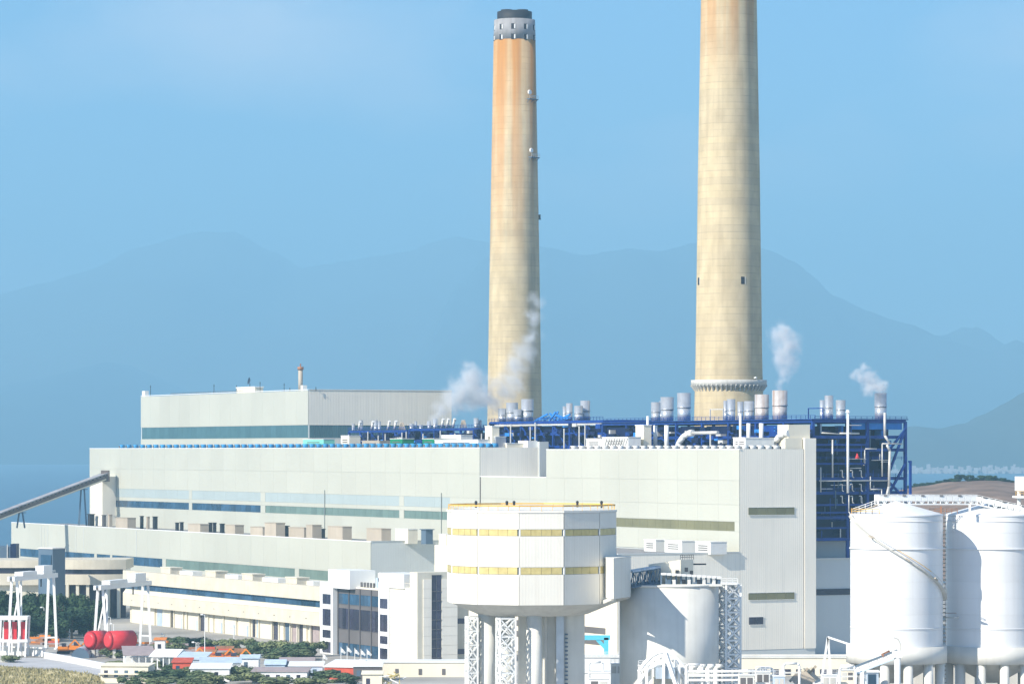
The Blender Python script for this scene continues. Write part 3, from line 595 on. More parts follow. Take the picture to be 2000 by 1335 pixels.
# outer lower bay
for px in (1778,): bar('column', (cv(px, 2), 2, zb1), (cv(px, 2), 2, zz(900)), 0.7, 'blue_steel', bf)
bar('beam', (vF1, 2, zz(901)), (cv(1778, 2) + 0.4, 2, zz(901)), 0.6, 'blue_steel', bf); bar('beam', (vF1, 2, zz(978)), (cv(1778, 2), 2, zz(978)), 0.6, 'blue_steel', bf)
for y in (822, 934, 962, 901): rail(bf, [(vF0, 2.9, zz(y) + 0.5), (vF1, 2.9, zz(y) + 0.5)], 'blue_steel', 1.1, 2.2)
rail(bf, [(vF0, 2.6, zTop + 0.8), (vF0, sF[-1], zTop + 0.8)], 'blue_steel', 1.2, 3.0)
# equipment seen between the columns
for k in range(46):
    v = random.uniform(vF0 + 0.5, cv(1730, 6)); z = random.uniform(zb2 + 2, zTop - 4); w = random.uniform(0.8, 2.6); h = random.uniform(0.8, 3.2)
    MB().box(v, min(v + w, vF1 - 1), 5.6, 9.8, z, z + h).build('duct_box', random.choice(('navy', 'navy', 'blue_steel', 'navy_dark', 'blue_bright')), bf)
# the long side above the hall roof: ducts, braces and stub columns
for i in range(len(sF) - 1):
    a, b = sF[i], sF[i + 1]
    MB().box(vF0 + 1.0, vF0 + 1.15, a + 1, b - 1, zTop - 8.2, zTop - 1.2).build('screen', random.choice(('navy', 'blue_steel', 'navy')), bf)
    bar('brace', (vF0 - 0.2, a, 66), (vF0 - 0.2, b, zTop - 3), 0.5, 'blue_steel', bf); bar('beam', (vF0 - 0.2, a, zTop - 5), (vF0 - 0.2, b, zTop - 5), 0.5, 'blue_steel', bf)
    for k in range(9):
        s = random.uniform(a + 0.5, b - 2.5); z = random.uniform(66.5, zTop - 2.5)
        MB().box(vF0 - 1.4, vF0 + 0.9, s, s + random.uniform(0.8, 3.5), z, z + random.uniform(0.5, 2.0)).build('duct_box', random.choice(('navy', 'navy_dark', 'navy', 'blue_steel', 'navy_dark', 'blue_bright', 'pipe')), bf)
def pipes(par, lst, m='pipe'):
    for pts, r in lst: MB().path([Vector(p) for p in pts], r, 8).build('pipe', m, par, True)
q = lambda px, y, s=2.4: (cv(px, s), s, zz(y))
pipes(bf, [([q(1626, 858), q(1626, 932)], 0.28), ([q(1600, 938), q(1735, 938), q(1737, 965)], 0.22), ([q(1690, 876), q(1712, 876)], 0.19), ([q(1689, 878), q(1689, 905)], 0.19),
           ([q(1723, 930), q(1723, 866), q(1762, 866)], 0.22), ([q(1732, 868), q(1738, 880), q(1736, 950), q(1731, 972)], 0.46), ([q(1603, 912), q(1603, 960)], 0.22), ([q(1640, 846), q(1678, 846)], 0.31),
           ([q(1700, 930), q(1700, 955), q(1722, 955), q(1722, 975)], 0.19), ([q(1728, 805), q(1728, 850), q(1738, 866)], 0.43), ([q(1605, 845), q(1640, 847)], 0.22), ([q(1658, 966), q(1658, 1000)], 0.19)])
for px in (1645, 1665, 1682):
    for y in (918, 945, 968): pipes(bf, [([q(px - 4, y), q(px, y), q(px, y + 12), q(px + 3, y + 14)], 0.17)])
random.seed(77)
for k in range(70):
    a = random.uniform(1600, 1728); y = random.choice((830, 842, 856, 868, 885, 900, 915, 925, 945, 955, 972, 990, 1004, 1018, 1032)) + random.uniform(-3, 3); ss_ = random.uniform(3.0, 8.0); b = a + random.uniform(6, 40)
    if random.random() < 0.55: MB().beam((cv(a, ss_), ss_, zz(y)), (cv(min(b, 1735), ss_), ss_, zz(y)), 0.28).build('service_pipe', random.choice(('blue_steel', 'navy', 'blue_steel', 'slate_blue', 'pipe')), bf)
    else: MB().beam((cv(a, ss_), ss_, zz(y)), (cv(a, ss_), ss_, zz(min(y + random.uniform(10, 45), 1050))), 0.3).build('service_riser', random.choice(('blue_steel', 'navy', 'blue_steel', 'slate_blue', 'pipe')), bf)
t = thing('vent_mast', 'tall slim white vent pipe before the large blue frame', 'pipe', (cv(1656, 1.4), 1.4, zz(962)), 'c')
MB().path([Vector(q(1656, 962, 1.4)), Vector(q(1656, 806, 1.4))], 0.42, 10).build('shaft', 'white', t, True); MB().lathe(cv(1656, 1.4), 1.4, [(0.8, zz(806)), (0.4, zz(800))], 10).build('tip', 'white', t); MB().beam(q(1656, 960, 1.4), q(1656, 960, 3.6), 0.6).build('bracket', 'blue_steel', t)
t = thing('red_valve', 'small red valve wheel on a landing of the blue frame', 'valve', (cv(1674, 1.8), 1.8, zz(892)), 'c')
MB().box(cv(1662, 1.8), cv(1690, 1.8), 1.2, 2.9, zz(896), zz(895)).build('landing', 'pipe', t); MB().lathe(cv(1674, 1.8), 1.8, [(0.9, zz(895)), (0.5, zz(890)), (0.2, zz(885))], 12).build('valve_body', 'red', t, True)

# frame of the second near unit (above the notch in the hall)
vG = vB + 3
def side_frame(label, pxa, pxb, ytop, nb, bright=0.2, v0=vG, dv=22, dense=8, pal=('navy', 'navy_dark', 'navy', 'blue_steel', 'navy_dark', 'blue_bright', 'pipe'), w=0.8):
    sa, sb = cs(pxb, v0), cs(pxa, v0); zt = wz(ytop, dep(v0, (sa + sb) / 2)); ss = [sa + (sb - sa) * i / nb for i in range(nb + 1)]
    t = frame(label, [v0, v0 + dv], ss, [66.5, zt - 4.5, zt], 40, w=w)
    MB().box(v0 + 1.2, v0 + dv - 1, sa + 1, sb - 1, 41, zt - 1.5).build('boiler_casing', 'navy', t)
    for i in range(nb):
        a, b = ss[i], ss[i + 1]; bar('brace', (v0 - 0.2, a, 65), (v0 - 0.2, b, zt - 1), 0.45, 'blue_steel', t)
        for k in range(dense):
            s = random.uniform(a, b - 2); z = random.uniform(65.5, zt - 1.6); m_ = random.choice(pal) if random.random() < 0.7 else 'navy'
            MB().box(v0 - 1.5, v0 + 1.1, s, s + random.uniform(0.8, 4), z, z + random.uniform(0.4, 1.8)).build('duct_box', m_, t)
        s = random.uniform(a, b); MB().tube((v0 - 1.7, s, 66), (v0 - 1.7, s, zt - random.uniform(0, 3)), 0.3).build('pipe', 'pipe', t)
    rail(t, [(v0 - 0.5, sa, zt + 0.5), (v0 - 0.5, sb, zt + 0.5)], 'blue_steel', 1.2, 2.5)
    return t, zt
f2, z2 = side_frame('second blue boiler frame, above the grey notch between the halls', 957, 1180, 824, 7)
f2b, z2b = side_frame('low dark blue duct bridge between the second frame and the large one', 1184, 1248, 832, 2, v0=vG + 12, dv=12, pal=('navy', 'navy_dark', 'blue_steel'))
bar('girder', (vG - 0.6, cs(1180, vG), z2 - 1), (vG - 0.6, cs(957, vG), z2 - 1), 0.6, 'pipe', f2)
f3, z3 = side_frame('far blue pipework frame before the boiler house, nearest the steam', 800, 952, 838, 6, dense=12, dv=14)
f4, z4 = side_frame('far blue pipework frame at the corner of the boiler house', 682, 796, 842, 5, dense=12, dv=14)
# bundle of bright blue pipes on the second frame
t = thing('pipe_bundle', 'bright blue crossing ducts on the second boiler frame', 'ducts', (vG + 2, cs(1075, vG), z2 + 0.4), 'c')
random.seed(5)
for k in range(11):
    a = cs(random.uniform(1045, 1110), vG + 2); MB().beam((vG + random.uniform(0, 3), a, z2 + 0.5), (vG + random.uniform(0, 4), a + random.uniform(-8, 8), z2 + random.uniform(1.2, 4)), 0.6).build('duct', 'blue_bright', t)

# steel vent stacks
def stack(px, w, yt, yb, v, label, m='steel', zbase=None, group='steel vent stacks'):
    v, s = place(px, v, 8.0); d = dep(v, s); r = w / 2 / F * d; zb_, zt = (zbase if zbase is not None else wz(yb, d)), wz(yt, d); h = zt - zb_
    t = thing('vent_stack', label, 'vent stack', (v, s, zb_), 'c', group)
    MB().lathe(v, s, [(r * 0.96, zb_), (r * 0.96, zb_ + h * 0.47)], 28).build('lower_drum', m, t, True)
    MB().lathe(v, s, [(r * 0.98, zb_ + h * 0.47), (r * 1.05, zb_ + h * 0.475), (r * 1.05, zb_ + h * 0.5), (r, zb_ + h * 0.505), (r, zt), (r * 0.88, zt), (r * 0.86, zt - 0.8)], 28, cap=False).build('upper_drum', m, t, True)
    MB().lathe(v, s, [(r * 0.86, zt - 0.6), (0.05, zt - 0.5)], 28, cap=False).build('mouth', 'dark', t)
    return s, zt
B1 = [(1281, 19, 785, 822, 0), (1292, 10, 783, 815, 8), (1303, 26, 775, 822, 1), (1336, 27, 767, 816, 3), (1417, 8, 782, 812, 9), (1428, 16, 779, 812, 6), (1446, 12, 784, 818, 8), (1463, 20, 783, 820, 1), (1488, 28, 770, 819, 3), (1523, 30, 762, 813, 5), (1606, 10, 781, 810, 11), (1619, 17, 772, 809, 8), (1642, 19, 781, 814, 5), (1720, 24, 767, 815, 9)]
for i, (px, w, yt, yb, dv) in enumerate(B1):
    stack(px, w, yt, yb, vF0 + 2 + dv, f'{ORD[i]} steel vent stack from the left on the large blue frame', 'steel_rust' if px in (1488, 1523) else 'steel', zbase=zTop + 0.81)
B2 = [(981, 16, 797, 826, 0), (1000, 23, 786, 826, 3), (1011, 16, 799, 826, 0), (1030, 24, 779, 821, 4), (1103, 8, 793, 818, 8), (1112, 13, 787, 819, 7), (1130, 17, 792, 823, 2), (1143, 19, 782, 821, 6)]
for i, (px, w, yt, yb, dv) in enumerate(B2): stack(px, w, yt, yb, vG + 2 + dv, f'{ORD[i]} steel vent stack from the left on the second blue frame', zbase=z2 + 0.51)
A_ = [(690, 6, 827, 842), (705, 8, 820, 842), (734, 8, 820, 842), (741, 6, 822, 842), (804, 9, 827, 842), (812, 5, 822, 842), (822, 8, 829, 842), (838, 8, 822, 842), (850, 9, 817, 842), (930, 10, 816, 838), (938, 6, 820, 838), (946, 7, 830, 838)]
for i, (px, w, yt, yb) in enumerate(A_): stack(px, w, yt, yb, vG + 3 + (i % 3) * 2, f'{ORD[i]} small steel vent stack from the left on the far pipework', zbase=(z4 if px < 798 else z3) + 0.2, group='small stacks on the far pipework')
random.seed(21)
for i in range(9):   # slanted exhaust stubs and tripods on the far frames
    px = (700, 725, 757, 770, 785, 862, 872, 884, 905)[i]; v = vG + 1; s = cs(px, v); z = (z4 if px < 798 else z3) + 0.4
    t = thing('exhaust_stub', f'{ORD[i]} slanted exhaust pipe from the left on the far pipework', 'pipe', (v, s, z), 'c', 'slanted pipes on the far frames')
    if i in (4, 8):
        for k in range(5): MB().beam((v, s + (k - 2) * 1.6, z - 0.2), (v, s + (k - 2) * 0.5, z + 3.2), 0.35).build('leg', 'tan_unit', t)
    else: MB().tube((v, s, z - 0.2), (v, s - 1.6, z + 3.2), 0.55).build('shaft', 'pipe', t, True); MB().tube((v, s - 1.6, z + 3.21), (v, s - 1.9, z + 3.8), 0.65).build('tip', 'white_unit', t)
# portal hoops on the top deck
for i, (px, y) in enumerate(((1400, 799), (1593, 797))):
    v, s = place(px, vF0 + 4, 8.0); z = zTop + 0.8; h = wz(y, dep(v, s)) ; 
    t = thing('hoist_hoop', ('slim grey hoist frame before the wide chimney' , 'dark blue hoist frame between the vent stacks')[i], 'hoist', (v, s, z), 'c')
    for k in (-1, 1): MB().beam((v, s + k * 4.6, z), (v, s + k * 4.6, h), 0.3).build('post', ('pipe', 'blue_steel')[i], t)
    MB().beam((v, s - 4.75, h), (v, s + 4.75, h), 0.3).build('top_bar', ('pipe', 'blue_steel')[i], t)
# white pipes and shafts rising from the hall roof
for i, (px, yt, w, v) in enumerate(((1280, 830, 8, 20), (1302, 830, 9, 20), (1462, 826, 8, 22), (1487, 826, 9, 22), (1265, 812, 5, 16), (1446, 808, 5, 6))):
    v, s = place(px, v, 10.0); d = dep(v, s); r = w / 2 / F * d; t = thing('roof_pipe', f'{("first","second","third","fourth","fifth","sixth")[i]} upright white pipe on the near hall roof, counted by thickness', 'pipe', (v, s, zB - 0.2), 'c', 'upright pipes on the near hall roof')
    t['label'] = ('white pipe under the two stacks at the near end of the large frame', 'white pipe under the third stack of the large frame', 'white pipe under the eighth stack of the large frame', 'white pipe under the rust streaked stacks', 'thin tall white mast beside the cream shaft on the hall roof', 'thin tall white mast rising from the white roof units')[i]
    MB().lathe(v, s, [(r, zB - 0.2), (r, wz(yt, d))], 12).build('shaft', 'white', t, True); MB().lathe(v, s, [(r * 1.4, zB - 0.15), (r * 1.4, zB + 0.5)], 12).build('flange', 'pipe', t, True)
# cream shafts on the roofs
for i, (px, w, yt, v, lab) in enumerate(((1254, 15, 831, 14, 'cream slab shaft at the near end of the large blue frame'), (959, 13, 833, 10, 'cream slab shaft left of the second frame stacks'))):
    s = cs(px, v); d = dep(v, s); z = zB if i == 0 else zA; t = thing('roof_shaft', lab, 'shaft', (v, s, z - 0.2), 'c')
    MB().box(v - 1.5, v + 1.5, s - 4, s + 2, z - 0.2, wz(yt, d)).build('shaft_wall', 'cream', t); MB().box(v - 1.56, v - 1.5, s - 2, s - 0.8, z + 2, z + 4.4).build('hatch', 'dark', t); MB().box(v - 1.7, v + 1.7, s - 4.2, s + 2.2, wz(yt, d) + 0.01, wz(yt, d) + 0.3).build('cap', 'white', t)
# curved white ducts bending on to the roof
for i, (px, yt) in enumerate(((1322, 846), (1508, 846))):
    v, s = place(px, 4.0, 9.0); d = dep(v, s); zt = wz(yt, d); t = thing('bent_duct', ('curved white duct bending down to the middle of the near hall roof', 'curved white duct bending down beside the stepped plant room')[i], 'duct', (v, s, zB - 0.2), 'c')
    pts = [Vector((v, s, zB - 0.2)), Vector((v + 0.3, s - 1.0, zB + (zt - zB) * 0.45)), Vector((v + 0.8, s - 3.2, zB + (zt - zB) * 0.82)), Vector((v + 1.4, s - 6.0, zt))]
    MB().path(pts, 0.95, 12).build('duct_run', 'white', t, True); MB().tube(pts[-1], pts[-1] + Vector((0.3, -2.0, 0.1)), 1.15, 1.15, 12).build('collar', 'white_unit', t, True)
    if i == 0: MB().tube(pts[-1] + Vector((0.3, -2, 0.1)), pts[-1] + Vector((2, -16, 0.2)), 0.6, 0.6, 10).build('header', 'pipe', t, True); MB().tube(pts[-1] + Vector((1.4, -12, 0.2)), pts[-1] + Vector((1.4, -12, zB - zt)), 0.3).build('prop', 'pipe', t)
# roof vents in two rows
def row(px0, px1, n, v_, z, m, name, lab, group, r=0.9, smin=1.8):
    for i in range(n):
        px = px0 + (px1 - px0) * i / (n - 1); v, s = place(px, v_, smin)
        if i == 0:
            t = thing(name, lab, 'roof vent', (v, s, z), 'c', group)
            MB().tube((v - 1.1, s, z + r * 0.75), (v + 1.1, s, z + r * 0.75), r, r, 14).build('drum', m, t, True); MB().box(v - 0.7, v + 0.7, s - r * 0.6, s + r * 0.6, z, z + r * 0.45).build('curb', 'white_unit', t); MB().tube((v - 1.25, s, z + r * 0.75), (v - 1.12, s, z + r * 0.75), r * 0.7, r * 0.7, 12).build('mouth', 'spandrel', t)
            first = t
        else: c = copy_tree(first); c.location = W(v, s, z)
row(238, 966, 56, 1.8, zA + 0.0, 'vent_blue', 'roof_ventilator', 'small blue drum ventilator in the long row along the far hall roof edge', 'blue drum ventilators on the far hall', 1.1, s938 + 1.8)
row(1120, 1530, 28, 1.8, zB + 0.0, 'white_unit', 'roof_ventilator', 'small white drum ventilator in the row along the near hall roof edge', 'white drum ventilators on the near hall', 0.85)
# roof plant boxes
def rbox(px0, px1, yt, v, z, m, lab, name='plant_unit', dv=5, cat='roof unit', lid=True, group=None, smin=None, grille=True):
    s0, s1 = cs(px1, v), cs(px0, v); v1 = v + dv
    if smin is not None and s0 < smin: v, v1, s0, s1 = cv(px0, smin), cv(px1, smin), smin, smin + 5
    d = dep(v, (s0 + s1) / 2); zt = wz(yt, d)
    t = thing(name, lab, cat, (v, (s0 + s1) / 2, z), 'c', group); MB().box(v, v1, s0, s1, z, zt).build('casing', m, t)
    if lid: MB().box(v - 0.15, v1 + 0.15, s0 - 0.15, s1 + 0.15, zt + 0.01, zt + 0.25).build('lid', 'white_unit' if m != 'tan_unit' else m, t)
    if not grille: return t, zt
    g = MB()
    for k in range(3): g.box(v - 0.09, v - 0.01, s0 + (s1 - s0) * 0.2, s0 + (s1 - s0) * 0.8, z + (zt - z) * (0.3 + 0.18 * k), z + (zt - z) * (0.38 + 0.18 * k))
    g.build('grille', 'spandrel', t); return t, zt
ZR = zA - 0.15
rbox(592, 632, 858, 3.4, ZR, 'mint_unit', 'mint green tank box on the far hall roof'); rbox(666, 682, 851, 3.4, ZR, 'cream', 'tall cream hut with dark marks on the far hall roof'); rbox(707, 741, 861, 3.4, ZR, 'tan_unit', 'tan plant box on the far hall roof')
rbox(762, 786, 857, 3.4, ZR, 'green_unit', 'dark green plant box nearer the tan box on the far hall roof'); rbox(825, 848, 857, 3.4, ZR, 'green_unit', 'dark green plant box next to the white units on the far hall roof')
rbox(849, 934, 859, 3.4, ZR, 'white_unit', 'long white plant unit on the far hall roof'); rbox(862, 900, 850, 9.5, ZR, 'white_unit', 'white upper unit behind the long white plant unit')
rbox(968, 988, 853, 6, ZR, 'steel', 'small steel tank cabinet under the second frame stacks', smin=s938 + 6); rbox(990, 1023, 866, 3.4, ZR, 'cream', 'low cream hut at the end of the blue vents', smin=s938 + 4.5)
rbox(1145, 1175, 857, 6, zB - 0.15, 'white_unit', 'white air handler beside the striped cooler'); t, zt = rbox(1176, 1227, 854, 6, zB - 0.15, 'white_unit', 'striped white cooler on the near hall roof')
for k in range(9): s = cs(1180 + k * 5, 5.9); MB().beam((5.8, s, zB + 0.4), (5.8, s - 2.2, zt - 0.3), 0.35, 0.35).build('fin', 'pipe', t)
rbox(1432, 1455, 855, 5, zB - 0.15, 'white_unit', 'small white plant box with grille on the near hall roof', smin=4); rbox(1456, 1512, 856, 5, zB - 0.15, 'white_unit', 'long white plant box near the stepped plant room', smin=4)
# units on the annex roofs, each a plain casing with a lid
zr = zX - 0.7
AN = [(226, 252, 1008, 'tan_unit'), (367, 394, 1020, 'tan_unit'), (440, 462, 1022, 'tan_unit'), (489, 516, 1026, 'tan_unit'), (517, 542, 1018, 'tan_unit'), (564, 597, 1027, 'tan_unit'), (598, 613, 1022, 'tan_unit'), (640, 672, 1025, 'tan_unit'), (716, 748, 1029, 'tan_unit'), (772, 800, 1030, 'cream'), (857, 875, 1040, 'cream')]
for i, (a, b, y, m) in enumerate(AN): rbox(a, b - 3, y + 3, -20 + (i % 2) * 5, zr, m, f'{ORD[i]} tan plant box from the far end of the long annex roof', 'rooftop_unit', 4, group='plant boxes on the annex roof', grille=False)
for i, (px, yt, w, m) in enumerate([(178, 1004, 3.2, 'dark'), (203, 1006, 2, 'spandrel'), (215, 1005, 2, 'tan_unit'), (277, 1008, 1.6, 'dark'), (289, 1009, 1.6, 'tan_unit'), (303, 1009, 2.2, 'dark'), (346, 1021, 1.6, 'dark'), (355, 1020, 1.6, 'dark'), (411, 1021, 1.6, 'dark'), (419, 1021, 1.6, 'dark'), (434, 1023, 2, 'dark'), (554, 1027, 4, 'dark'), (620, 1030, 3, 'dark'), (630, 1033, 2, 'dark'), (756, 1036, 1.5, 'dark'), (834, 1034, 4.2, 'slate_blue')]):
    v = -10.0; s = cs(px, v); t = thing('exhaust_post', f'{ORD[i]} dark exhaust post from the far end of the long annex roof', 'vent', (v, s, zr), 'c', 'exhaust posts on the annex roof'); zt = wz(yt, dep(v, s)) 
    MB().box(v - w * 0.35, v + w * 0.35, s - w * 0.5, s + w * 0.5, zr, max(zt, zr + 2)).build('post_body', m, t); MB().box(v - w * 0.45, v + w * 0.45, s - w * 0.65, s + w * 0.65, max(zt, zr + 2) + 0.01, max(zt, zr + 2) + 0.3).build('cowl', m, t)
for i, (a, b) in enumerate(((1258, 1281), (1298, 1332), (1358, 1388))): rbox(a, b, 1054 + i * 2, -12, zN - 0.3, 'white_unit', ('white plant box nearest the drum tower on the ribbed annex', 'white plant box with pipes in the middle of the ribbed annex roof', 'plain cream plant box nearest the hall corner on the ribbed annex')[i], 'rooftop_unit', 6)

# ------------------------------------------------------------------ coal conveyor at the far left
cv0 = P(209, 922, dep(-7, cs(200, -6)) - 4); cv1 = P(-90, 1034, 1640)
tc_ = thing('coal_conveyor', 'inclined covered coal conveyor running up to the far end of the hall', 'conveyor', (cv0.x, cv0.y, cv0.z - 5))
dcv = (cv1 - cv0); ncv = 40
for i in range(ncv):
    a, b = cv0 + dcv * (i / ncv), cv0 + dcv * ((i + 0.94) / ncv); MB().beam(a, b, 4.2, 0.5).build('roof_sheet', 'conveyor_roof', tc_); MB().beam(a - Vector((0, 0, 1.7)), b - Vector((0, 0, 1.7)), 3.2, 1.5).build('belt_casing', 'conveyor_side', tc_)
    for k in (-1, 1): MB().beam(a + Vector((0, k * 2.0, -0.2)), a + Vector((0, k * 2.0, -3.0)), 0.28).build('truss_post', 'tan_unit', tc_); MB().beam(a + Vector((0, k * 2.0, -0.3)), cv0 + dcv * ((i + 1) / ncv) + Vector((0, k * 2.0, -3.0)), 0.24).build('truss_brace', 'conveyor_roof', tc_)
for k in (-1, 1): bar('edge_girder', cv0 + Vector((0, k * 2.0, -3.1)), cv1 + Vector((0, k * 2.0, -3.1)), 0.5, 'beige_light', tc_, 0.6)
MB().box(cv0.x - 2.6, cv0.x + 1.0, cv0.y - 2.4, cv0.y + 2.4, cv0.z - 4.2, cv0.z + 1.0).build('head_house', 'conveyor_side', tc_)
for i, px in enumerate((160, 38)):
    tt = (px - 209) / (-90 - 209); p = cv0 + dcv * tt; t = thing('conveyor_trestle', ('slim dark trestle under the conveyor beside the coal shaft', 'short dark trestle under the conveyor at the far end of the annex')[i], 'trestle', (p.x, p.y, zr))
    for k in (-1, 1): MB().beam((p.x + k * 1.8, p.y, zr - 0.1), (p.x + k * 0.7, p.y, p.z - 3.4), 0.7).build('leg', 'slate_blue', t)
    MB().box(p.x - 2.2, p.x + 2.2, p.y - 2, p.y + 2, p.z - 3.8, p.z - 3.42).build('cross_head', 'slate_blue', t)

# ------------------------------------------------------------------ drum tower in the foreground
dT = 850.0; cT = Vector((wx(1038, dT), dT)); rT = 167 / F * dT
def tz(y): return wz(y, dT - rT * 0.9)
zt0, zt1 = tz(1181), tz(1001)
dt = thing('drum_tower', 'white twelve sided transfer tower with yellow window bands on concrete legs', 'tower', (cT.x, cT.y, GZ))
ang = [R(-8.5 + 30 * k - 90) for k in range(12)]
def tp(a, r, z): return Vector((cT.x + r * math.cos(a), cT.y + r * math.sin(a), z))
MB().lathe(cT.x, cT.y, [(rT - 0.5, zt0 + 0.05), (rT - 0.5, zt1 - 0.2)], 12, a0=ang[0]).build('core_wall', 'clad_shade', dt)
zb = [zt0, tz(1121), tz(1107), tz(1046), tz(1033), zt1]
for k in range(12):
    a, b = ang[k], ang[(k + 1) % 12]
    for (z0, z1, m, nm, r) in ((zb[0], zb[1], 'tower_white', 'cladding_panel', 0), (zb[2], zb[3], 'tower_white', 'cladding_panel', 0), (zb[4], zb[5], 'tower_white', 'cladding_panel', 0)):
        p, q_ = tp(a, rT, 0), tp(b, rT, 0); e = (q_ - p).normalized() * 0.06; p, q_ = p + e, q_ - e; n_ = Vector((math.cos((a + b) / 2 + (math.pi if b < a else 0)), math.sin((a + b) / 2 + (math.pi if b < a else 0)), 0)) * -0.45
        mb = MB(); nr = 14; vs_ = []; L = (q_ - p)
        prof = []
        for i in range(nr): prof += [(i / nr, 0), ((i + 0.6) / nr, 0), ((i + 0.68) / nr, 0.008), ((i + 0.93) / nr, 0.008)]
        prof.append((1.0, 0.0)); nn = n_.normalized()
        vs_ = [p + L * t_ - nn * dd_ + Vector((0, 0, z)) for z in (z0 + 0.03, z1 - 0.03) for t_, dd_ in prof]; kk = len(prof)
        mb.add(vs_, [(i, i + 1, kk + i + 1, kk + i) for i in range(kk - 1)]); mb.build(nm, m, dt)
    for z0, z1 in ((zb[1], zb[2]), (zb[3], zb[4])):
        p, q_ = tp(a, rT - 0.15, (z0 + z1) / 2), tp(b, rT - 0.15, (z0 + z1) / 2); d_ = q_ - p
        fr = MB().beam(p, p + d_ * 0.03, 0.3, z1 - z0).build('band_mullion', 'white', dt)
        for i in range(4): MB().beam(p + d_ * (0.035 + i * 0.2325), p + d_ * (0.26 + i * 0.2325), 0.25, z1 - z0 - 0.1).build('pane', 'yellow', fr)
MB().lathe(cT.x, cT.y, [(rT + 0.15, zt1 + 0.0), (rT + 0.15, zt1 + 0.5), (rT - 0.3, zt1 + 0.55), (rT * 0.4, zt1 + 1.4), (0.1, zt1 + 1.7)], 12, a0=ang[0], cap=False).build('roof', 'tower_white', dt)
MB().lathe(cT.x, cT.y, [(rT - 0.2, zt0), (rT * 0.66, zt0 - 2.7), (rT * 0.60, zt0 - 2.9)], 12, a0=ang[0]).build('soffit', 'concrete', dt)
mb = MB()
for k in range(12): mb.beam(tp(ang[k], rT - 0.3, zt1 + 1.6), tp(ang[(k + 1) % 12], rT - 0.3, zt1 + 1.6), 0.12, 0.35)
for k in range(48): mb.beam(tp(ang[0] + k * math.pi / 24, rT - 0.55, zt1 + 0.4), tp(ang[0] + k * math.pi / 24, rT - 0.55, zt1 + 1.7), 0.1)
mb.build('handrail', 'yellow_rail', dt)
for i, px in enumerate((990, 1004, 1127, 1174, 930)): x = wx(px, dT); MB().lathe(x, dT - 4, [(0.2, zt1 + 0.9), (0.35, zt1 + 2.4), (0.1, zt1 + 2.6)], 8).build('roof_vent', 'dark', dt)
# legs
zl = zt0 - 2.8
def leg(px, w, dd, m='concrete_pale', name='leg', n=32): x = wx(px, dT + dd); r = w / 2 / F * (dT + dd); return MB().lathe(x, dT + dd, [(r, GZ - 0.5), (r, zl + 0.4)], n).build(name, m, dt, True)
leg(951, 35, -4); leg(1043, 31, -11); leg(986, 40, 12, 'concrete_pale')
x0, x1 = wx(1060, dT - 2), wx(1142, dT - 2); MB().box(x0, x1, dT - 2, dT + 8, GZ - 0.5, zl).build('lift_core', 'concrete_pale', dt)
MB().box(wx(1012, dT + 4), wx(1060, dT + 4) - 0.05, dT + 4, dT + 9, GZ - 0.5, zl).build('rear_wall', 'concrete_pale', dt)
for px in (1066, 1088, 1104): x = wx(px, dT - 4); MB().box(x - 0.3, x + 0.3, dT - 3.2, dT - 2.05, GZ - 0.4, zl - 0.02).build('core_rib', 'concrete', dt)
x = wx(1094, dT - 3.4); MB().box(x - 0.9, x + 0.9, dT - 3.9, dT - 3.3, GZ, zl - 0.05).build('cable_duct', 'steel', dt)
mb = MB()
for k in range(26): z = GZ + 1 + k * 0.95; mb.box(x + 1.1, x + 1.8, dT - 3.6, dT - 3.2, z, z + 0.35)
mb.build('ladder_rungs', 'slate_blue', dt)
# side box
bx = thing('side_house', 'white box house hung on the drum tower where the conveyor leaves', 'building', (wx(1198, 838), 838, tz(1168)))
zz0, zz1 = wz(1167, 838), wz(1090, 838); pA, pB = Vector((wx(1170, 845), 845)), Vector((wx(1198.5, 832), 832)); pC = Vector((wx(1232, 846), 846)); pD = pA + (pC - pB)
MB().prism([tuple(pA), tuple(pB), tuple(pC), tuple(pD)], zz0, zz1).build('house_wall', 'tower_white', bx); MB().prism([tuple(p_ + (p_ - (pA + pC) / 2) * 0.02) for p_ in (pA, pB, pC, pD)], zz1 + 0.01, zz1 + 0.3).build('roof_edge', 'concrete_pale', bx)
for i, p_ in enumerate((pB, pC)): MB().beam((p_.x * 0.99 + cT.x * 0.01, p_.y + 2, zz0), (cT.x + rT * 0.6, cT.y + 1, zl + 0.6), 0.8).build('bracket', 'concrete', bx)
MB().beam(((pA.x + pC.x) / 2, (pA.y + pC.y) / 2, zz0 - 0.3), (cT.x + rT * 0.7, cT.y, zz0 - 0.3), 3.0, 0.5).build('support_arm', 'concrete', bx)
# lattice stair masts under the drum
for px, w, dd, n, lab in ((921, 24, -6, 9, 'narrow white lattice stair mast at the edge of the drum tower legs'), (988, 38, -14, 7, 'wide white lattice stair mast before the drum tower legs')):
    d = dT + dd; t = thing('stair_mast', lab, 'lattice mast', (wx(px, d), d, GZ)); ww = w / F * d * 0.82; lattice(t, wx(px, d), d, ww, GZ, zl - 0.4, n, 'white', R(14), 0.38, 0.3)
    c, s_ = math.cos(R(14)), math.sin(R(14))
    for k in range(n * 2):
        z = GZ + 0.5 + k * (zl - 1 - GZ) / (n * 2); sg = 1 if k % 2 else -1; h = ww * 0.36
        MB().beam((wx(px, d) - sg * h * c, d - sg * h * s_, z), (wx(px, d) + sg * h * c, d + sg * h * s_, z + (zl - 1 - GZ) / (n * 2)), 0.9, 0.25).build('stair_flight', 'white', t)

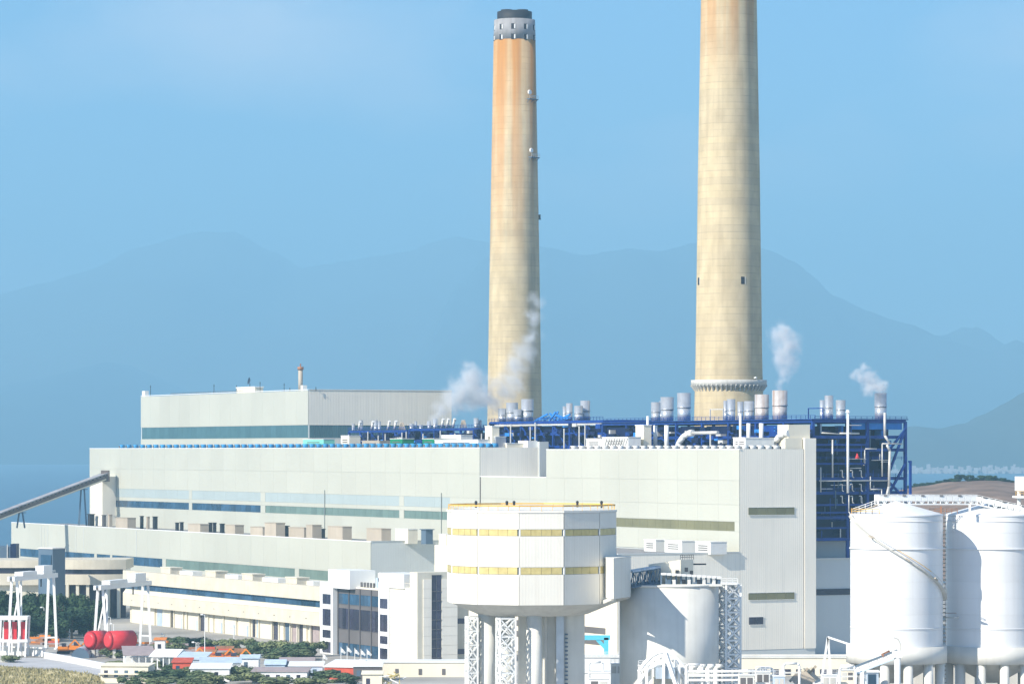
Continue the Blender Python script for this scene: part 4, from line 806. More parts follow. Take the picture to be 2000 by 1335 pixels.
# ------------------------------------------------------------------ grey silo and its conveyor bridge
dS = 857.0; cS = Vector((wx(1307, dS), dS)); rS = 97 / F * dS; zS = wz(1147, dS - rS)
gs = thing('grey_silo', 'plain grey concrete silo with conveyor gallery across its flat top', 'silo', (cS.x, cS.y, GZ))
MB().lathe(cS.x, cS.y, [(rS, GZ - 0.5), (rS, zS), (rS - 0.5, zS + 0.02)], 72).build('shell', 'concrete_pale', gs, True); MB().lathe(cS.x, cS.y, [(rS + 0.12, zS + 0.03), (rS + 0.12, zS + 0.5), (rS - 0.4, zS + 0.5)], 72).build('rim', 'concrete_pale', gs, True)
hh = thing('silo_head_house', 'cream sloped head house on top of the grey silo', 'roof house', (cS.x, cS.y, zS + 0.5))
x0, xm, x1 = wx(1265, dS), wx(1327, dS), wx(1356, dS); y0, y1 = dS - 5, dS + 4; zh0, zh1 = wz(1100, dS), wz(1091, dS)
MB().add([(x0, y0, zS + 0.5), (xm, y0 - 1, zS + 0.5), (x1, y1, zS + 0.5), (x0 + 3, y1 + 2, zS + 0.5), (x0, y0, zh0), (xm, y0 - 1, zh1), (x1, y1, zh1 - 0.2), (x0 + 3, y1 + 2, zh0)], [(3, 2, 1, 0), (4, 5, 6, 7), (0, 1, 5, 4), (1, 2, 6, 5), (2, 3, 7, 6), (3, 0, 4, 7)]).build('house_wall', 'cream', hh)
for px, y in ((1322, 1115), (1340, 1110), (1350, 1116)): x = wx(px, dS - 5); MB().box(x - 0.4, x + 0.4, dS - 6.3, dS - 5.6, wz(y, dS) - 0.5, wz(y, dS) + 0.5).build('vent', 'dark', hh)
rail(hh, [(xm, y0 - 0.5, zh1), (x1, y1, zh1 - 0.2)], 'dark', 1.1, 1.5)
bar('jib', (x1, y1, wz(1102, dS)), (x1 + 3, y1 + 0.5, wz(1102, dS)), 0.35, 'dark', hh)
br = thing('conveyor_bridge', 'blue grey covered truss bridge from the drum tower to the grey silo', 'conveyor', (wx(1250, 880), 880, zS))
pa, pb = Vector((wx(1229, 848), 848, wz(1146, 848))), Vector((cS.x - 3, dS - 6, zS + 1.0))
truss(br, pa, pb, 3.0, 3.4, 8, 'slate_blue', 0.35, 0.22)
dd_ = pb - pa
for i in range(10): MB().beam(pa + dd_ * (i / 10) + Vector((0, 0, 3.7)), pa + dd_ * ((i + 0.95) / 10) + Vector((0, 0, 3.7)), 3.6, 0.4).build('roof_sheet', 'sheet_blue', br)
MB().beam(pa + Vector((0, 0, 0.3)), pb + Vector((0, 0, 0.3)), 2.6, 0.6).build('belt_deck', 'slate_blue', br)
gg = thing('silo_top_gallery', 'long white gallery with dark gaps along the grey silo top', 'conveyor', (cS.x + 4, dS - 8, zS + 0.5))
ga, gb = Vector((wx(1292, dS - 10), dS - 8, zS + 0.5)), Vector((wx(1410, dS - 10), dS - 6, zS + 0.5))
for i in range(12):
    a, b = ga.lerp(gb, i / 12), ga.lerp(gb, (i + 0.9) / 12); MB().beam(a + Vector((0, 0, 2.6 - i * 0.08)), b + Vector((0, 0, 2.6 - i * 0.08)), 2.4, 0.5).build('roof_sheet', 'white', gg); MB().beam(a, a + Vector((0, 0, 2.4 - i * 0.08)), 0.4).build('post', 'slate_blue', gg)
    if i % 3: MB().beam(a + Vector((0.2, 0, 0.7)), b + Vector((-0.2, 0, 0.7)), 1.6, 1.1).build('drive_unit', random.choice(('slate_blue', 'white_unit', 'dark')), gg)
MB().beam(ga + Vector((0, 0, -0.05)), gb + Vector((0, 0, -0.05)), 2.6, 0.5).build('floor', 'concrete_pale', gg)
lm = thing('lattice_tower', 'tall white lattice stair tower beside the grey silo', 'lattice mast', (wx(1424, 858), 858, GZ))
lattice(lm, wx(1424, 858), 858, 3.9, GZ, wz(1140, 858), 11, 'white', R(27), 0.5, 0.4)
MB().box(wx(1409, 856), wx(1440, 856), 855, 861, wz(1140, 858) + 0.01, wz(1137, 858)).build('top_deck', 'white', lm); rail(lm, [(wx(1409, 856), 855, wz(1137, 858)), (wx(1440, 856), 855, wz(1137, 858))], 'white', 1.1, 1.0)
c, s_ = math.cos(R(27)), math.sin(R(27))
for k in range(22):
    z = GZ + 0.5 + k * (wz(1140, 858) - GZ - 1) / 22; sg = 1 if k % 2 else -1; MB().beam((wx(1424, 858) - sg * 1.4 * c, 858 - sg * 1.4 * s_, z), (wx(1424, 858) + sg * 1.4 * c, 858 + sg * 1.4 * s_, z + 1.4), 0.9, 0.25).build('stair_flight', 'white_unit', lm)

# ------------------------------------------------------------------ white tanks
def tank(px, d, label, stair):
    x = wx(px, d); r = 90 / F * d; z0, z1 = wz(1264, d - r), wz(1008, d - r); t = thing('storage_tank', label, 'silo', (x, d, GZ))
    MB().lathe(x, d, [(r - 0.07, z0), (r - 0.07, z1)], 96).build('inner_shell', 'concrete_pale', t, True)
    for k in range(8): za, zb2_ = z0 + (z1 - z0) * k / 8, z0 + (z1 - z0) * (k + 1) / 8; MB().lathe(x, d, [(r, za + 0.015), (r, zb2_ - 0.015)], 96, cap=False).build('shell_course', 'white_tank', t, True)
    MB().lathe(x, d, [(r + 0.15, z1 + 0.01), (r + 0.15, z1 + 0.35), (r - 0.3, z1 + 0.5), (0.6, z1 + 3.4), (0.01, z1 + 3.5)], 80, cap=False).build('cone_roof', 'white_tank', t, True)
    for y in (1072, 1228, 1018): zz_ = wz(y, d - r); MB().lathe(x, d, [(r + 0.01, zz_ - 0.14), (r + (0.28 if y == 1072 else 0.08), zz_ - 0.14), (r + (0.28 if y == 1072 else 0.08), zz_ + 0.14), (r + 0.01, zz_ + 0.14)], 80, cap=False).build('stiffener_ring', 'white_tank', t, True)
    zk = wz(1297, d - r); MB().lathe(x, d, [(r + 1.0, zk), (r + 1.0, z0 - 0.01), (r - 0.5, z0 - 0.005)], 80).build('ring_beam', 'concrete_pale', t, True)
    MB().lathe(x, d, [(r - 0.5, zk - 0.01), (2, zk - 5)], 48, cap=False).build('hopper', 'concrete', t, True)
    for k in range(12):
        a = 2 * math.pi * (k + 0.3) / 12; MB().lathe(x + (r - 0.4) * math.cos(a), d + (r - 0.4) * math.sin(a), [(1.15, GZ - 0.5), (1.15, zk + 0.01)], 20).build('column', 'concrete_pale', t, True)
    return t, x, r, z0, z1
tk, xk, rk, zk0, zk1 = tank(1751, 880, 'white steel tank with spiral stair and cone roof on concrete columns', True)
tk2, xk2, rk2, _, zk2 = tank(1937, 893, 'white steel tank cut by the picture edge, half shaded by its neighbour', False)
stt = thing('spiral_stair', 'thin spiral stair with handrail winding down the nearer white tank', 'stairs', (xk, 880, zk0))
a0, a1 = R(-90 - 76), R(-90 + 84); ya, yb = wz(1008, 870), wz(1172, 870); N = 34
for i in range(N):
    A, B = a0 + (a1 - a0) * i / N, a0 + (a1 - a0) * (i + 1) / N; zA_, zB_ = ya + (yb - ya) * (i / N), ya + (yb - ya) * ((i + 1) / N); rr = rk + 0.55
    p, q_ = Vector((xk + rr * math.cos(A), 880 + rr * math.sin(A), zA_)), Vector((xk + rr * math.cos(B), 880 + rr * math.sin(B), zB_))
    MB().beam(p, q_, 1.0, 0.3).build('step_run', 'concrete', stt)
    MB().beam(p + Vector((0, 0, 1.0)) + (p - Vector((xk, 880, p.z))).normalized() * 0.45, q_ + Vector((0, 0, 1.0)) + (q_ - Vector((xk, 880, q_.z))).normalized() * 0.45, 0.14).build('handrail', 'yellow_rail' if 14 < i < 24 else 'concrete_pale', stt)
    if i in (8, 17, 25): MB().beam(p + Vector((0, 0, 0.05)), q_ + Vector((0, 0, 0.05)) , 1.8, 0.35).build('landing', 'tan_unit', stt)
# caged ladder between the tanks
lt = thing('caged_ladder', 'tall dark caged ladder in the gap between the white tanks', 'ladder', (wx(1843, 888), 888, GZ))
for k in (-0.45, 0.45): MB().beam((wx(1843, 888) + k, 888, GZ), (wx(1843, 888) + k, 888, zk1 + 1.5), 0.16).build('stringer', 'white_unit', lt)
mb = MB()
for k in range(52): mb.box(wx(1843, 888) - 0.55, wx(1843, 888) + 0.55, 887.7, 888.4, GZ + k, GZ + k + 0.3)
mb.build('cage', 'tan_unit', lt, kind='stuff')
MB().beam((wx(1843, 888), 888, wz(1205, 888)), (wx(1868, 884), 884, wz(1205, 884)), 1.6, 0.3).build('landing', 'concrete', lt); MB().beam((wx(1843, 888), 888, wz(1205, 888) + 1.1), (wx(1868, 884), 884, wz(1205, 884) + 1.1), 0.12).build('landing_rail', 'rust', lt)
# bridges and railings over the tank roofs
tb_ = thing('tank_bridge', 'white covered conveyor bridge over both white tank roofs', 'conveyor', (xk, 880, zk1 + 3))
b0, b1, b2 = P(1712, 984, 880), P(1905, 984, 888), P(2030, 1012, 888)
for a, b, n in ((b0, b1, 16), (b1, b2, 10)):
    truss(tb_, a, b, 2.2, 2.2, n, 'white', 0.3, 0.2)
    for i in range(n): p, q_ = a.lerp(b, i / n), a.lerp(b, (i + 0.9) / n); MB().beam(p + Vector((0, 0, 1.5)), q_ + Vector((0, 0, 1.5)), 2.5, 1.5).build('hood', 'white', tb_)
    for i in range(1, n, 3): p = a.lerp(b, (i + 0.1) / n); MB().beam(p + Vector((0, -1.4, 2.1)), a.lerp(b, (i + 0.6) / n) + Vector((0, -1.4, 2.1)), 0.2, 0.35).build('louvre', 'spandrel', tb_)
for px in (1716, 1742, 1895, 1990): p = P(px, 986, 880); MB().beam((p.x, p.y + 1, zk1 + 0.3), (p.x, p.y + 1, p.z + 0.3), 0.5).build('support', 'white', tb_)
tr = thing('roof_walkway', 'railed walkway with orange posts on the nearer tank roof edge', 'walkway', (xk - rk * 0.7, 874, zk1))
pts = [Vector((xk + (rk - 0.2) * math.cos(a), 880 + (rk - 0.2) * math.sin(a), zk1 + 0.5)) for a in [R(-178 + i * 10) for i in range(7)]]
rail(tr, pts, 'yellow_rail', 1.2, 1.6, 0.07); MB().beam(pts[0], P(1714, 985, 880), 1.2, 0.25).build('ramp', 'tan_unit', tr); rail(tr, [pts[0] + Vector((0.3, -0.3, 0)), P(1714, 985, 879)], 'white', 1.2, 1.5)
t = thing('rust_post', 'rusty ladder head with railing in the gap between tank roofs', 'ladder head', (wx(1838, 884), 884, zk1)); MB().box(wx(1836, 884), wx(1839.5, 884), 883.6, 884.4, zk1 - 0.4, zk1 + 2.2).build('post', 'rust', t); rail(t, [(wx(1815, 884), 884, zk1 + 0.4), (wx(1870, 884), 884, zk1 + 0.4)], 'rust', 1.2, 1.2)

# ------------------------------------------------------------------ clutter at the foot of the towers
def boxthing(name, lab, cat, px0, px1, y0, y1, d, dep_, m, roofm=None, over=0.3, rz=0.0, group=None, base=None):
    x0, x1 = wx(px0, d), wx(px1, d); zt = wz(y0, d); zb_ = GZ if base is None else base; t = thing(name, lab, cat, ((x0 + x1) / 2, d, zb_), 'l', group, rz); w = (x1 - x0) / 2; h = zt - zb_
    MB().box(-w, w, 0, dep_, -0.3, h).build('walls', m, t)
    MB().box(-w - over, w + over, -over, dep_ + over, h + 0.01, h + 0.35).build('roof', roofm or m, t); return t, w, h
t, w, h = boxthing('pump_house', 'long cream low building before the ribbed hall end', 'building', 1448, 1668, 1284, 0, 1095, 14, 'cream', 'concrete_pale')
for i in range(9): MB().box(-w + 2 + i * 3.6, -w + 4 + i * 3.6, -0.12, -0.01, 0.3, 2.0).build('window', 'glass_dark', t)
MB().beam((-w, -0.4, h + 0.9), (w, -0.4, h + 0.9), 0.3, 0.5).build('pipe_rack', 'concrete_pale', t)
t, w, h = boxthing('front_wall_building', 'cream flat roofed building in front of the office block', 'building', 700, 912, 1293, 0, 1090, 12, 'cream', 'white')
for i in range(4): MB().box(-w + 4 + i * 7, -w + 5 + i * 7, -0.12, -0.01, 0.6, 2.4).build('window', 'spandrel', t)
t, w, h = boxthing('cooling_plant', 'white low plant building with louvres under the cyan portal', 'building', 1130, 1250, 1283, 0, 1010, 8, 'white', 'white_unit')
for i in range(6): MB().box(-w + 1 + i * 2.6, -w + 2.8 + i * 2.6, -0.12, -0.01, 1.0, 2.8).build('louvre', 'sheet_blue', t)
rail(t, [(-w, 0, h + 0.35), (w, 0, h + 0.35)], 'white', 1.2, 1.2)
t, w, h = boxthing('motor_house', 'small white motor house with dark openings at the drum tower foot', 'building', 1128, 1215, 1313, 0, 960, 6, 'white', 'white'); 
for i in range(4): MB().box(-w + 1 + i * 2.6, -w + 2.6 + i * 2.6, -0.1, -0.01, 0.2, 2.6).build('opening', 'slate_blue', t)
py_ = thing('portal_crane', 'small cyan portal frame beside the drum tower', 'crane', (wx(1184, 1030), 1030, GZ)); zc = wz(1244, 1030)
MB().beam((wx(1130, 1030), 1030, zc), (wx(1192, 1030), 1030, zc), 1.3).build('top_beam', 'cyan', py_); MB().beam((wx(1184, 1030), 1030, GZ), (wx(1184, 1030), 1030, zc), 1.3).build('leg', 'cyan', py_); MB().beam((wx(1184, 1030) - 2.8, 1030, zc - 0.2), (wx(1184, 1030), 1030, zc - 3.2), 1.0).build('knee_brace', 'cyan', py_); MB().beam((wx(1130, 1030), 1030, GZ), (wx(1130, 1030), 1030, zc), 1.3).build('leg', 'cyan', py_)
# white stacker boom: arched lattice
sk = thing('stacker_reclaimer', 'white arched lattice stacker at the foot of the grey silo', 'stacker', (wx(1295, 837), 837, GZ))
def az(px): return wz(1272 + ((px - 1295) / 50) ** 2 * 42, 837)
for dy in (-2.0, 2.0):
    ps = [Vector((wx(px, 837), 837 + dy, az(px))) for px in range(1247, 1348, 12)]; lo = [Vector((p.x, p.y, max(GZ, p.z - 2.6))) for p in ps]
    MB().path(ps, 0.3, 6).build('top_chord', 'white', sk); MB().path(lo, 0.25, 6).build('bottom_chord', 'white', sk); mb = MB()
    for i in range(len(ps)): 
        mb.beam(ps[i], lo[i], 0.25)
        if i: mb.beam(ps[i - 1], lo[i], 0.22); mb.beam(lo[i - 1], ps[i], 0.22)
    mb.build('side_bracing', 'white', sk)
for px in (1262, 1295, 1325): x = wx(px, 837); MB().beam((x, 834, GZ), (x, 834, az(px) - 1), 0.6).build('leg', 'white', sk); MB().beam((x, 840, GZ), (x, 840, az(px) - 1), 0.6).build('leg', 'white', sk); MB().beam((x, 834, az(px) - 2.6), (x, 840, az(px) - 2.6), 0.5).build('cross_beam', 'white_unit', sk)
MB().box(wx(1280, 837), wx(1318, 837), 834.4, 846.6, az(1295) - 6, az(1295) - 3.4).build('drive_house', 'sheet_blue', sk)
bar('counter_boom', (wx(1300, 833), 833, az(1300)), (wx(1352, 830), 830, GZ + 3), 0.8, 'white', sk)
for i, (px, w_, h_, m) in enumerate(((1350, 10, 8, 'white_unit'), (1366, 8, 9, 'concrete_pale'), (1382, 8, 10, 'white_unit'), (1398, 9, 8, 'concrete_pale'))):
    t = thing('pipe_manifold', f'{ORD[i]} upright white pipe from the left before the lattice stair tower', 'pipe', (wx(px, 840), 840, GZ), group='pipes before the lattice tower'); z = wz(1300, 840); x = wx(px, 840)
    MB().lathe(x, 840, [(0.55, GZ), (0.55, z)], 12).build('riser', m, t, True); MB().tube((x, 840, z), (x + 1.5, 840, z), 0.55, 0.55, 12).build('elbow', m, t, True)
t = thing('pipe_rack', 'low white pipe rack at the foot of the lattice tower', 'pipe rack', (wx(1430, 830), 830, GZ))
for y in (1310, 1318, 1327): MB().tube((wx(1345, 830), 830, wz(y, 830)), (wx(1515, 830), 830, wz(y, 830)), 0.28).build('pipe', 'white', t, True)
for px in range(1350, 1516, 20): MB().beam((wx(px, 831), 831, GZ), (wx(px, 831), 831, wz(1307, 830)), 0.35).build('post', 'white_unit', t)
random.seed(17)
for i, (px, y, w_, h_, d, m) in enumerate([(1260, 1300, 26, 14, 840, 'white'), (1225, 1308, 22, 20, 870, 'cream'), (1330, 1305, 20, 20, 835, 'white_unit'), (1458, 1318, 30, 16, 820, 'concrete_pale'), (1490, 1312, 28, 22, 825, 'white_unit'), (1522, 1320, 22, 14, 820, 'sheet_blue'), (1620, 1318, 30, 16, 840, 'white'), (1655, 1308, 26, 20, 845, 'cream'), (1205, 1296, 24, 16, 890, 'white_unit'), (1170, 1325, 40, 12, 840, 'white')]):
    x = wx(px, d); w2 = w_ / F * d / 2; zt = wz(y, d); t = thing('plant_cabinet', f'{ORD[i]} pale equipment cabinet in the clutter below the silos', 'cabinet', (x, d, GZ), group='cabinets below the silos')
    MB().box(x - w2, x + w2, d, d + 3, GZ, zt).build('casing', m, t); MB().box(x - w2 - 0.1, x + w2 + 0.1, d - 0.2, d + 3.1, zt + 0.01, zt + 0.2).build('lid', 'white', t)
    for k in range(2): MB().box(x - w2 * 0.8 + k * w2 * 0.9, x - w2 * 0.1 + k * w2 * 0.9, d - 0.06, d - 0.01, zt - 2.2, zt - 0.5).build('door', random.choice(('concrete', 'concrete', 'spandrel')), t)
    rail(t, [(x - w2, d, zt + 0.2), (x + w2, d, zt + 0.2)], 'white', 1.1, 1.0, 0.05)
for i in range(7):
    px = (1150, 1215, 1240, 1340, 1480, 1530, 1640)[i]; d = (960, 940, 855, 830, 875, 835, 830)[i]; t = thing('pipe_bridge', f'{ORD[i]} white pipe hoop from the left in the clutter below the silos', 'pipe', (wx(px, d), d, GZ), group='pipe hoops below the silos'); z = wz(1296 + (i * 7) % 16, d); x = wx(px, d)
    MB().path([Vector((x, d, GZ)), Vector((x, d, z)), Vector((x + 0.5, d, z + 0.5)), Vector((x + 3.2, d + 0.4, z + 0.5)), Vector((x + 3.7, d + 0.4, z)), Vector((x + 3.7, d + 0.4, GZ))], 0.28, 8).build('pipe_run', 'white', t, True)
    MB().beam((x - 0.4, d, z - 1.6), (x + 4.1, d + 0.4, z - 1.6), 0.35).build('tie', 'concrete_pale', t)
# tan hopper bins
hp = thing('tan_hopper', 'tan ribbed hopper with slanted sides at the lower edge', 'hopper', (wx(1570, 905), 905, GZ))
a, b, c_ = P(1540, 1312, 905), P(1570, 1302, 900), P(1600, 1330, 900)
for i in range(5): o = Vector((i * 1.05, i * 0.5, i * 0.25 - 0.5)); MB().beam(P(1542, 1326, 903) + o, P(1562, 1304, 903) + o, 0.8, 0.6).build('rib', 'beige_light' if i % 2 else 'tan_unit', hp)
MB().add([P(1568, 1304, 904), P(1602, 1335, 900), P(1560, 1345, 898), P(1545, 1326, 900), P(1580, 1304, 914), P(1612, 1335, 912)], [(0, 1, 2, 3), (0, 4, 5, 1)]).build('side_sheet', 'tan_unit', hp)
for px in (1548, 1600): p = P(px, 1335, 902); MB().beam((p.x, p.y, GZ), p, 0.6).build('leg', 'concrete', hp)
# white loading boom and mast by the tanks
lb = thing('loading_boom', 'white enclosed loading boom rising to a mast before the nearer tank', 'conveyor', (wx(1680, 850), 850, GZ))
p0, p1 = P(1590, 1338, 850), P(1752, 1275, 846)
for i in range(9): MB().beam(p0.lerp(p1, i / 9), p0.lerp(p1, (i + 0.95) / 9), 1.6, 1.5).build('boom_section', 'white', lb)
bar('edge_girder', p0 + Vector((0, -0.9, -0.9)), p1 + Vector((0, -0.9, -0.9)), 0.35, 'sheet_blue', lb); bar('top_edge', p0 + Vector((0, -0.9, 0.9)), p1 + Vector((0, -0.9, 0.9)), 0.3, 'slate_blue', lb)
MB().beam(P(1722, 1279, 846), P(1738, 1271, 846), 0.8, 0.7).build('motor', 'rust', lb); rail(lb, [P(1712, 1275, 845), P(1748, 1258, 845)], 'concrete', 1.0, 1.0, 0.05)
x = wx(1753, 844); MB().lathe(x, 844, [(0.75, GZ), (0.7, wz(1275, 844))], 16).build('mast', 'white', lb, True); MB().path([Vector((x + 0.6, 844, wz(1275, 844))), Vector((x + 0.7, 844, wz(1258, 844))), Vector((x + 0.1, 844, wz(1247, 844))), Vector((x - 0.9, 844, wz(1244, 844)))], 0.16, 8).build('davit', 'concrete', lb); MB().box(x - 1.2, x + 1.0, 843.2, 844.8, wz(1283, 844), wz(1270, 844)).build('head_box', 'white_unit', lb)
for px in (1640, 1690): p = p0.lerp(p1, (px - 1590) / 162); MB().beam((p.x, p.y, GZ), p - Vector((0, 0, 0.8)), 0.5).build('support', 'white', lb)
af = thing('a_frame', 'white a shaped pipe frame with a sloping stay beside the nearer tank', 'frame', (wx(1616, 930), 930, GZ)); ap = P(1617, 1243, 930)
for px in (1594, 1628): MB().beam((wx(px, 930), 930, GZ), ap, 0.55).build('leg', 'white', af)
MB().beam(ap, P(1668, 1260, 926), 0.45).build('stay', 'white', af)
t, w, h = boxthing('blue_cabin', 'pale blue cabin with rounded cover under the loading boom', 'cabin', 1690, 1716, 1312, 0, 862, 4, 'sheet_blue', 'white')
MB().box(-w * 0.6, w * 0.6, -0.1, -0.01, 0.6, h - 0.4).build('window', 'glass_blue', t)
t, w, h = boxthing('service_shed', 'grey service shed in the shade behind the tank columns', 'shed', 1700, 2060, 1300, 0, 925, 5, 'concrete', 'concrete'); 
for i in range(14): MB().box(-w + 1.2 + i * 3.2, -w + 2.8 + i * 3.2, -0.1, -0.01, 1.0, 4.0).build('door', 'sheet_mauve' if i % 3 else 'slate_blue', t)
ef = thing('edge_platform', 'white railed tower platform cut by the right edge above the tanks', 'platform', (wx(1996, 960), 960, GZ))
MB().box(wx(1988, 960), wx(2040, 960), 958, 966, wz(958, 960), wz(930, 960)).build('cabin', 'white', ef); MB().box(wx(1984, 960), wx(2045, 960), 957, 967, wz(972, 960), wz(968, 960)).build('deck', 'white', ef); rail(ef, [(wx(1984, 957), 957, wz(968, 960)), (wx(2040, 957), 957, wz(968, 960))], 'yellow_rail', 1.3, 1.0)
for px in (1990, 2030): MB().beam((wx(px, 962), 962, GZ), (wx(px, 962), 962, wz(958, 960)), 0.8).build('leg', 'white', ef)

# ------------------------------------------------------------------ office block
vO, sO = -109.2, 14.2; sO1 = cs(625, vO); vO1 = cv(893, sO)
ob = thing('office_block', 'cream and white office block with dark recessed glass front and stacked side windows', 'building', (vO, sO, GZ), 'c')
def oz(y, px): return wz(y, dep(vO, cs(px, vO)))
S = lambda px: cs(px, vO)
MB().box(vO + 2.2, vO1, sO + 0.3, sO1, GZ, oz(1150, 740)).build('core_wall', 'cream', ob)
MB().box(vO, vO + 2.2, S(650), sO1, GZ, oz(1136, 640)).build('side_bay', 'white', ob); MB().box(vO, vO + 2.2, S(760), S(739), GZ, oz(1136, 750)).build('side_bay', 'white', ob)
MB().box(vO - 0.2, vO + 9, S(684), S(642), oz(1148, 660), oz(1112, 660)).build('roof_screen', 'white', ob); MB().box(vO - 0.2, vO + 9, S(790), S(741), oz(1146, 750), oz(1119, 765)).build('roof_screen', 'white', ob)
MB().box(vO + 10, vO + 10.5, S(740), S(684), oz(1150, 700), oz(1120, 700)).build('back_screen', 'clad_shade', ob)
MB().box(vO + 0.3, vO + 2.2, S(800), S(760.5), GZ, oz(1146, 780)).build('blank_wall', 'cream', ob); MB().box(vO, vO1, sO, S(800.5), GZ, oz(1117, 815)).build('end_block', 'beige_light', ob)
for k in range(9): z = GZ + 3.0 + k * 2.8; MB().box(vO + 0.24, vO + 0.29, S(800), S(760.5), z, z + 0.12).build('joint', 'beige', ob)
for (a, b, ys) in ((646, 630, ((1159, 1180), (1188, 1222), (1229, 1246), (1252, 1275))), (757, 742, ((1168, 1189), (1199, 1234), (1241, 1258), (1265, 1288)))):
    for y0, y1 in ys: window_strip(ob, 'v', vO - 0.01, S(a), S(b), oz(y1, a), oz(y0, a), 1.7, 'glass_dark', 'white', d=0.08)
gz0, gz1 = GZ, oz(1150, 700); MB().box(vO + 1.9, vO + 2.15, S(738.5), S(650.5), gz0, gz1).build('spandrel_wall', 'spandrel', ob)
for y0, y1 in ((1161, 1183), (1190, 1232), (1258, 1284)): 
    window_strip(ob, 'v', vO + 1.9, S(737), S(652), oz(y1, 700), oz(y0, 700), 3.0, 'glass_blue' if y0 != 1190 else 'glass_dark', 'spandrel')
for k in range(5): s = S(738) + (S(651) - S(738)) * k / 4; MB().box(vO + 1.5, vO + 1.89, s - 0.15, s + 0.15, gz0, gz1).build('mullion', 'spandrel', ob)
# end face: panels, a tall glazed slot
va, vb_ = cv(843, sO), cv(862, sO)
for k in range(9):
    z0 = GZ + k * 3.0; z1 = min(z0 + 3.0, oz(1117, 815) - 0.6)
    MB().box(vO + 2.0, va - 0.1, sO - 0.2, sO - 0.01, z0 + 0.04, z1 - 0.04).build('wall_panel', 'clad_grey', ob); MB().box(vb_ + 0.1, vO1, sO - 0.2, sO - 0.01, z0 + 0.04, z1 - 0.04).build('wall_panel', 'clad_grey', ob)
window_strip(ob, 's', sO, va, vb_, GZ + 0.4, oz(1125, 850), 1.4, 'glass_dark', 'spandrel')
for k in range(8): z = GZ + 2 + k * 3; MB().box(va, vb_, sO - 0.28, sO - 0.1, z, z + 0.2).build('transom', 'spandrel', ob)
MB().box(vO1 + 0.02, vO1 + 6, sO + 4, sO + 30, GZ, oz(1150, 815)).build('rear_wing', 'beige', ob)
for y in (1210, 1270): MB().box(vO1 + 0.4, vO1 + 5.5, sO + 3.8, sO + 3.99, oz(y + 10, 815), oz(y, 815)).build('window', 'glass_dark', ob)
t = thing('rooftop_chiller', 'dark framed chiller with pale ends on the office roof', 'roof unit', (vO + 5, S(718), oz(1150, 740)), 'c'); zc = oz(1150, 740)
MB().box(vO + 3, vO + 7, S(738), S(722), zc, oz(1128, 725)).build('casing', 'glass_dark', t); MB().box(vO + 2.9, vO + 7.1, S(722) + 0.05, S(718), zc, oz(1128, 720)).build('end_panel', 'sheet_blue', t)
for k in range(5): MB().lathe(vO + 3, S(690 + k * 6), [(0.4, zc), (0.4, zc + 1.6)], 10).build('cowl', 'spandrel', t)
for i, (px, y, h) in enumerate(((631, 1284, 12), (666, 1272, 22), (678, 1270, 22), (693, 1274, 20), (705, 1276, 18), (717, 1276, 18))):
    d = gd(1296); t = thing('flagpole', f'{ORD[i]} white flag on its pole from the left before the office block', 'flag', (wx(px, d), d, GZ), group='flags before the office block'); x = wx(px, d); zt = wz(y - 8, d)
    MB().tube((x, d, GZ), (x, d, zt + 0.3), 0.1).build('pole', 'white', t); MB().add([(x, d, zt), (x + 0.7, d - 0.15, zt - 0.5), (x + 1.5, d + 0.1, zt - 1.5), (x + 1.2, d + 0.1, zt - 2.0), (x + 0.5, d - 0.1, zt - 1.5), (x, d, zt - 1.4)], [(0, 1, 4, 5), (1, 2, 3, 4)]).build('flag_cloth', 'white', t)

# ------------------------------------------------------------------ trees
def crown_mesh(seed, n, flat=1.0, leaf=0.075):
    rnd = random.Random(seed); mb = MB(); cl = []
    for k in range(12):
        a = rnd.uniform(0, 6.28); r = rnd.uniform(0.1, 0.72); cl.append((r * math.cos(a), r * math.sin(a), rnd.uniform(-0.5, 0.6) * flat, rnd.uniform(0.24, 0.44)))
    for i in range(n):
        cx, cy, cz, r = rnd.choice(cl); u_ = Vector((rnd.gauss(0, 1), rnd.gauss(0, 1), rnd.gauss(0, 1))).normalized(); rr = r * rnd.uniform(0.55, 1.08)
        p = Vector((cx, cy, cz)) + Vector((u_.x * rr, u_.y * rr, u_.z * rr * 0.85)); s = leaf * rnd.uniform(0.7, 1.5)
        nrm = (u_ + Vector((rnd.uniform(-.6, .6), rnd.uniform(-.6, .6), rnd.uniform(-.1, .8)))).normalized(); t1 = nrm.orthogonal().normalized(); t2 = nrm.cross(t1); an_ = rnd.uniform(0, 6.28); e1 = (t1 * math.cos(an_) + t2 * math.sin(an_)) * s; e2 = nrm.cross(e1) * 0.7
        mb.add([p - e1, p + e2, p + e1, p - e2], [(0, 1, 2, 3)])
    me = bpy.data.meshes.new('crown'); me.from_pydata(mb.v, [], mb.f); me.update(); return me
CR = {k: [crown_mesh(s + 10 * j, 2100 if k != 'bush' else 1700, 1.0 if k == 'tree' else 0.7) for s in range(3)] for j, k in enumerate(('tree', 'bush'))}
TRK = MB(); TRK.tube((0, 0, 0), (0.02, 0.01, 0.45), 0.045, 0.03, 8); TRK.tube((0.02, 0.01, 0.42), (0.2, 0.1, 0.8), 0.028, 0.012, 6); TRK.tube((0.02, 0.01, 0.42), (-0.18, -0.08, 0.85), 0.028, 0.012, 6); TRK.tube((0.02, 0.01, 0.42), (0.02, -0.1, 0.9), 0.026, 0.01, 6)
trk = bpy.data.meshes.new('trunk'); trk.from_pydata(TRK.v, [], TRK.f); trk.materials.append(M['trunk'])
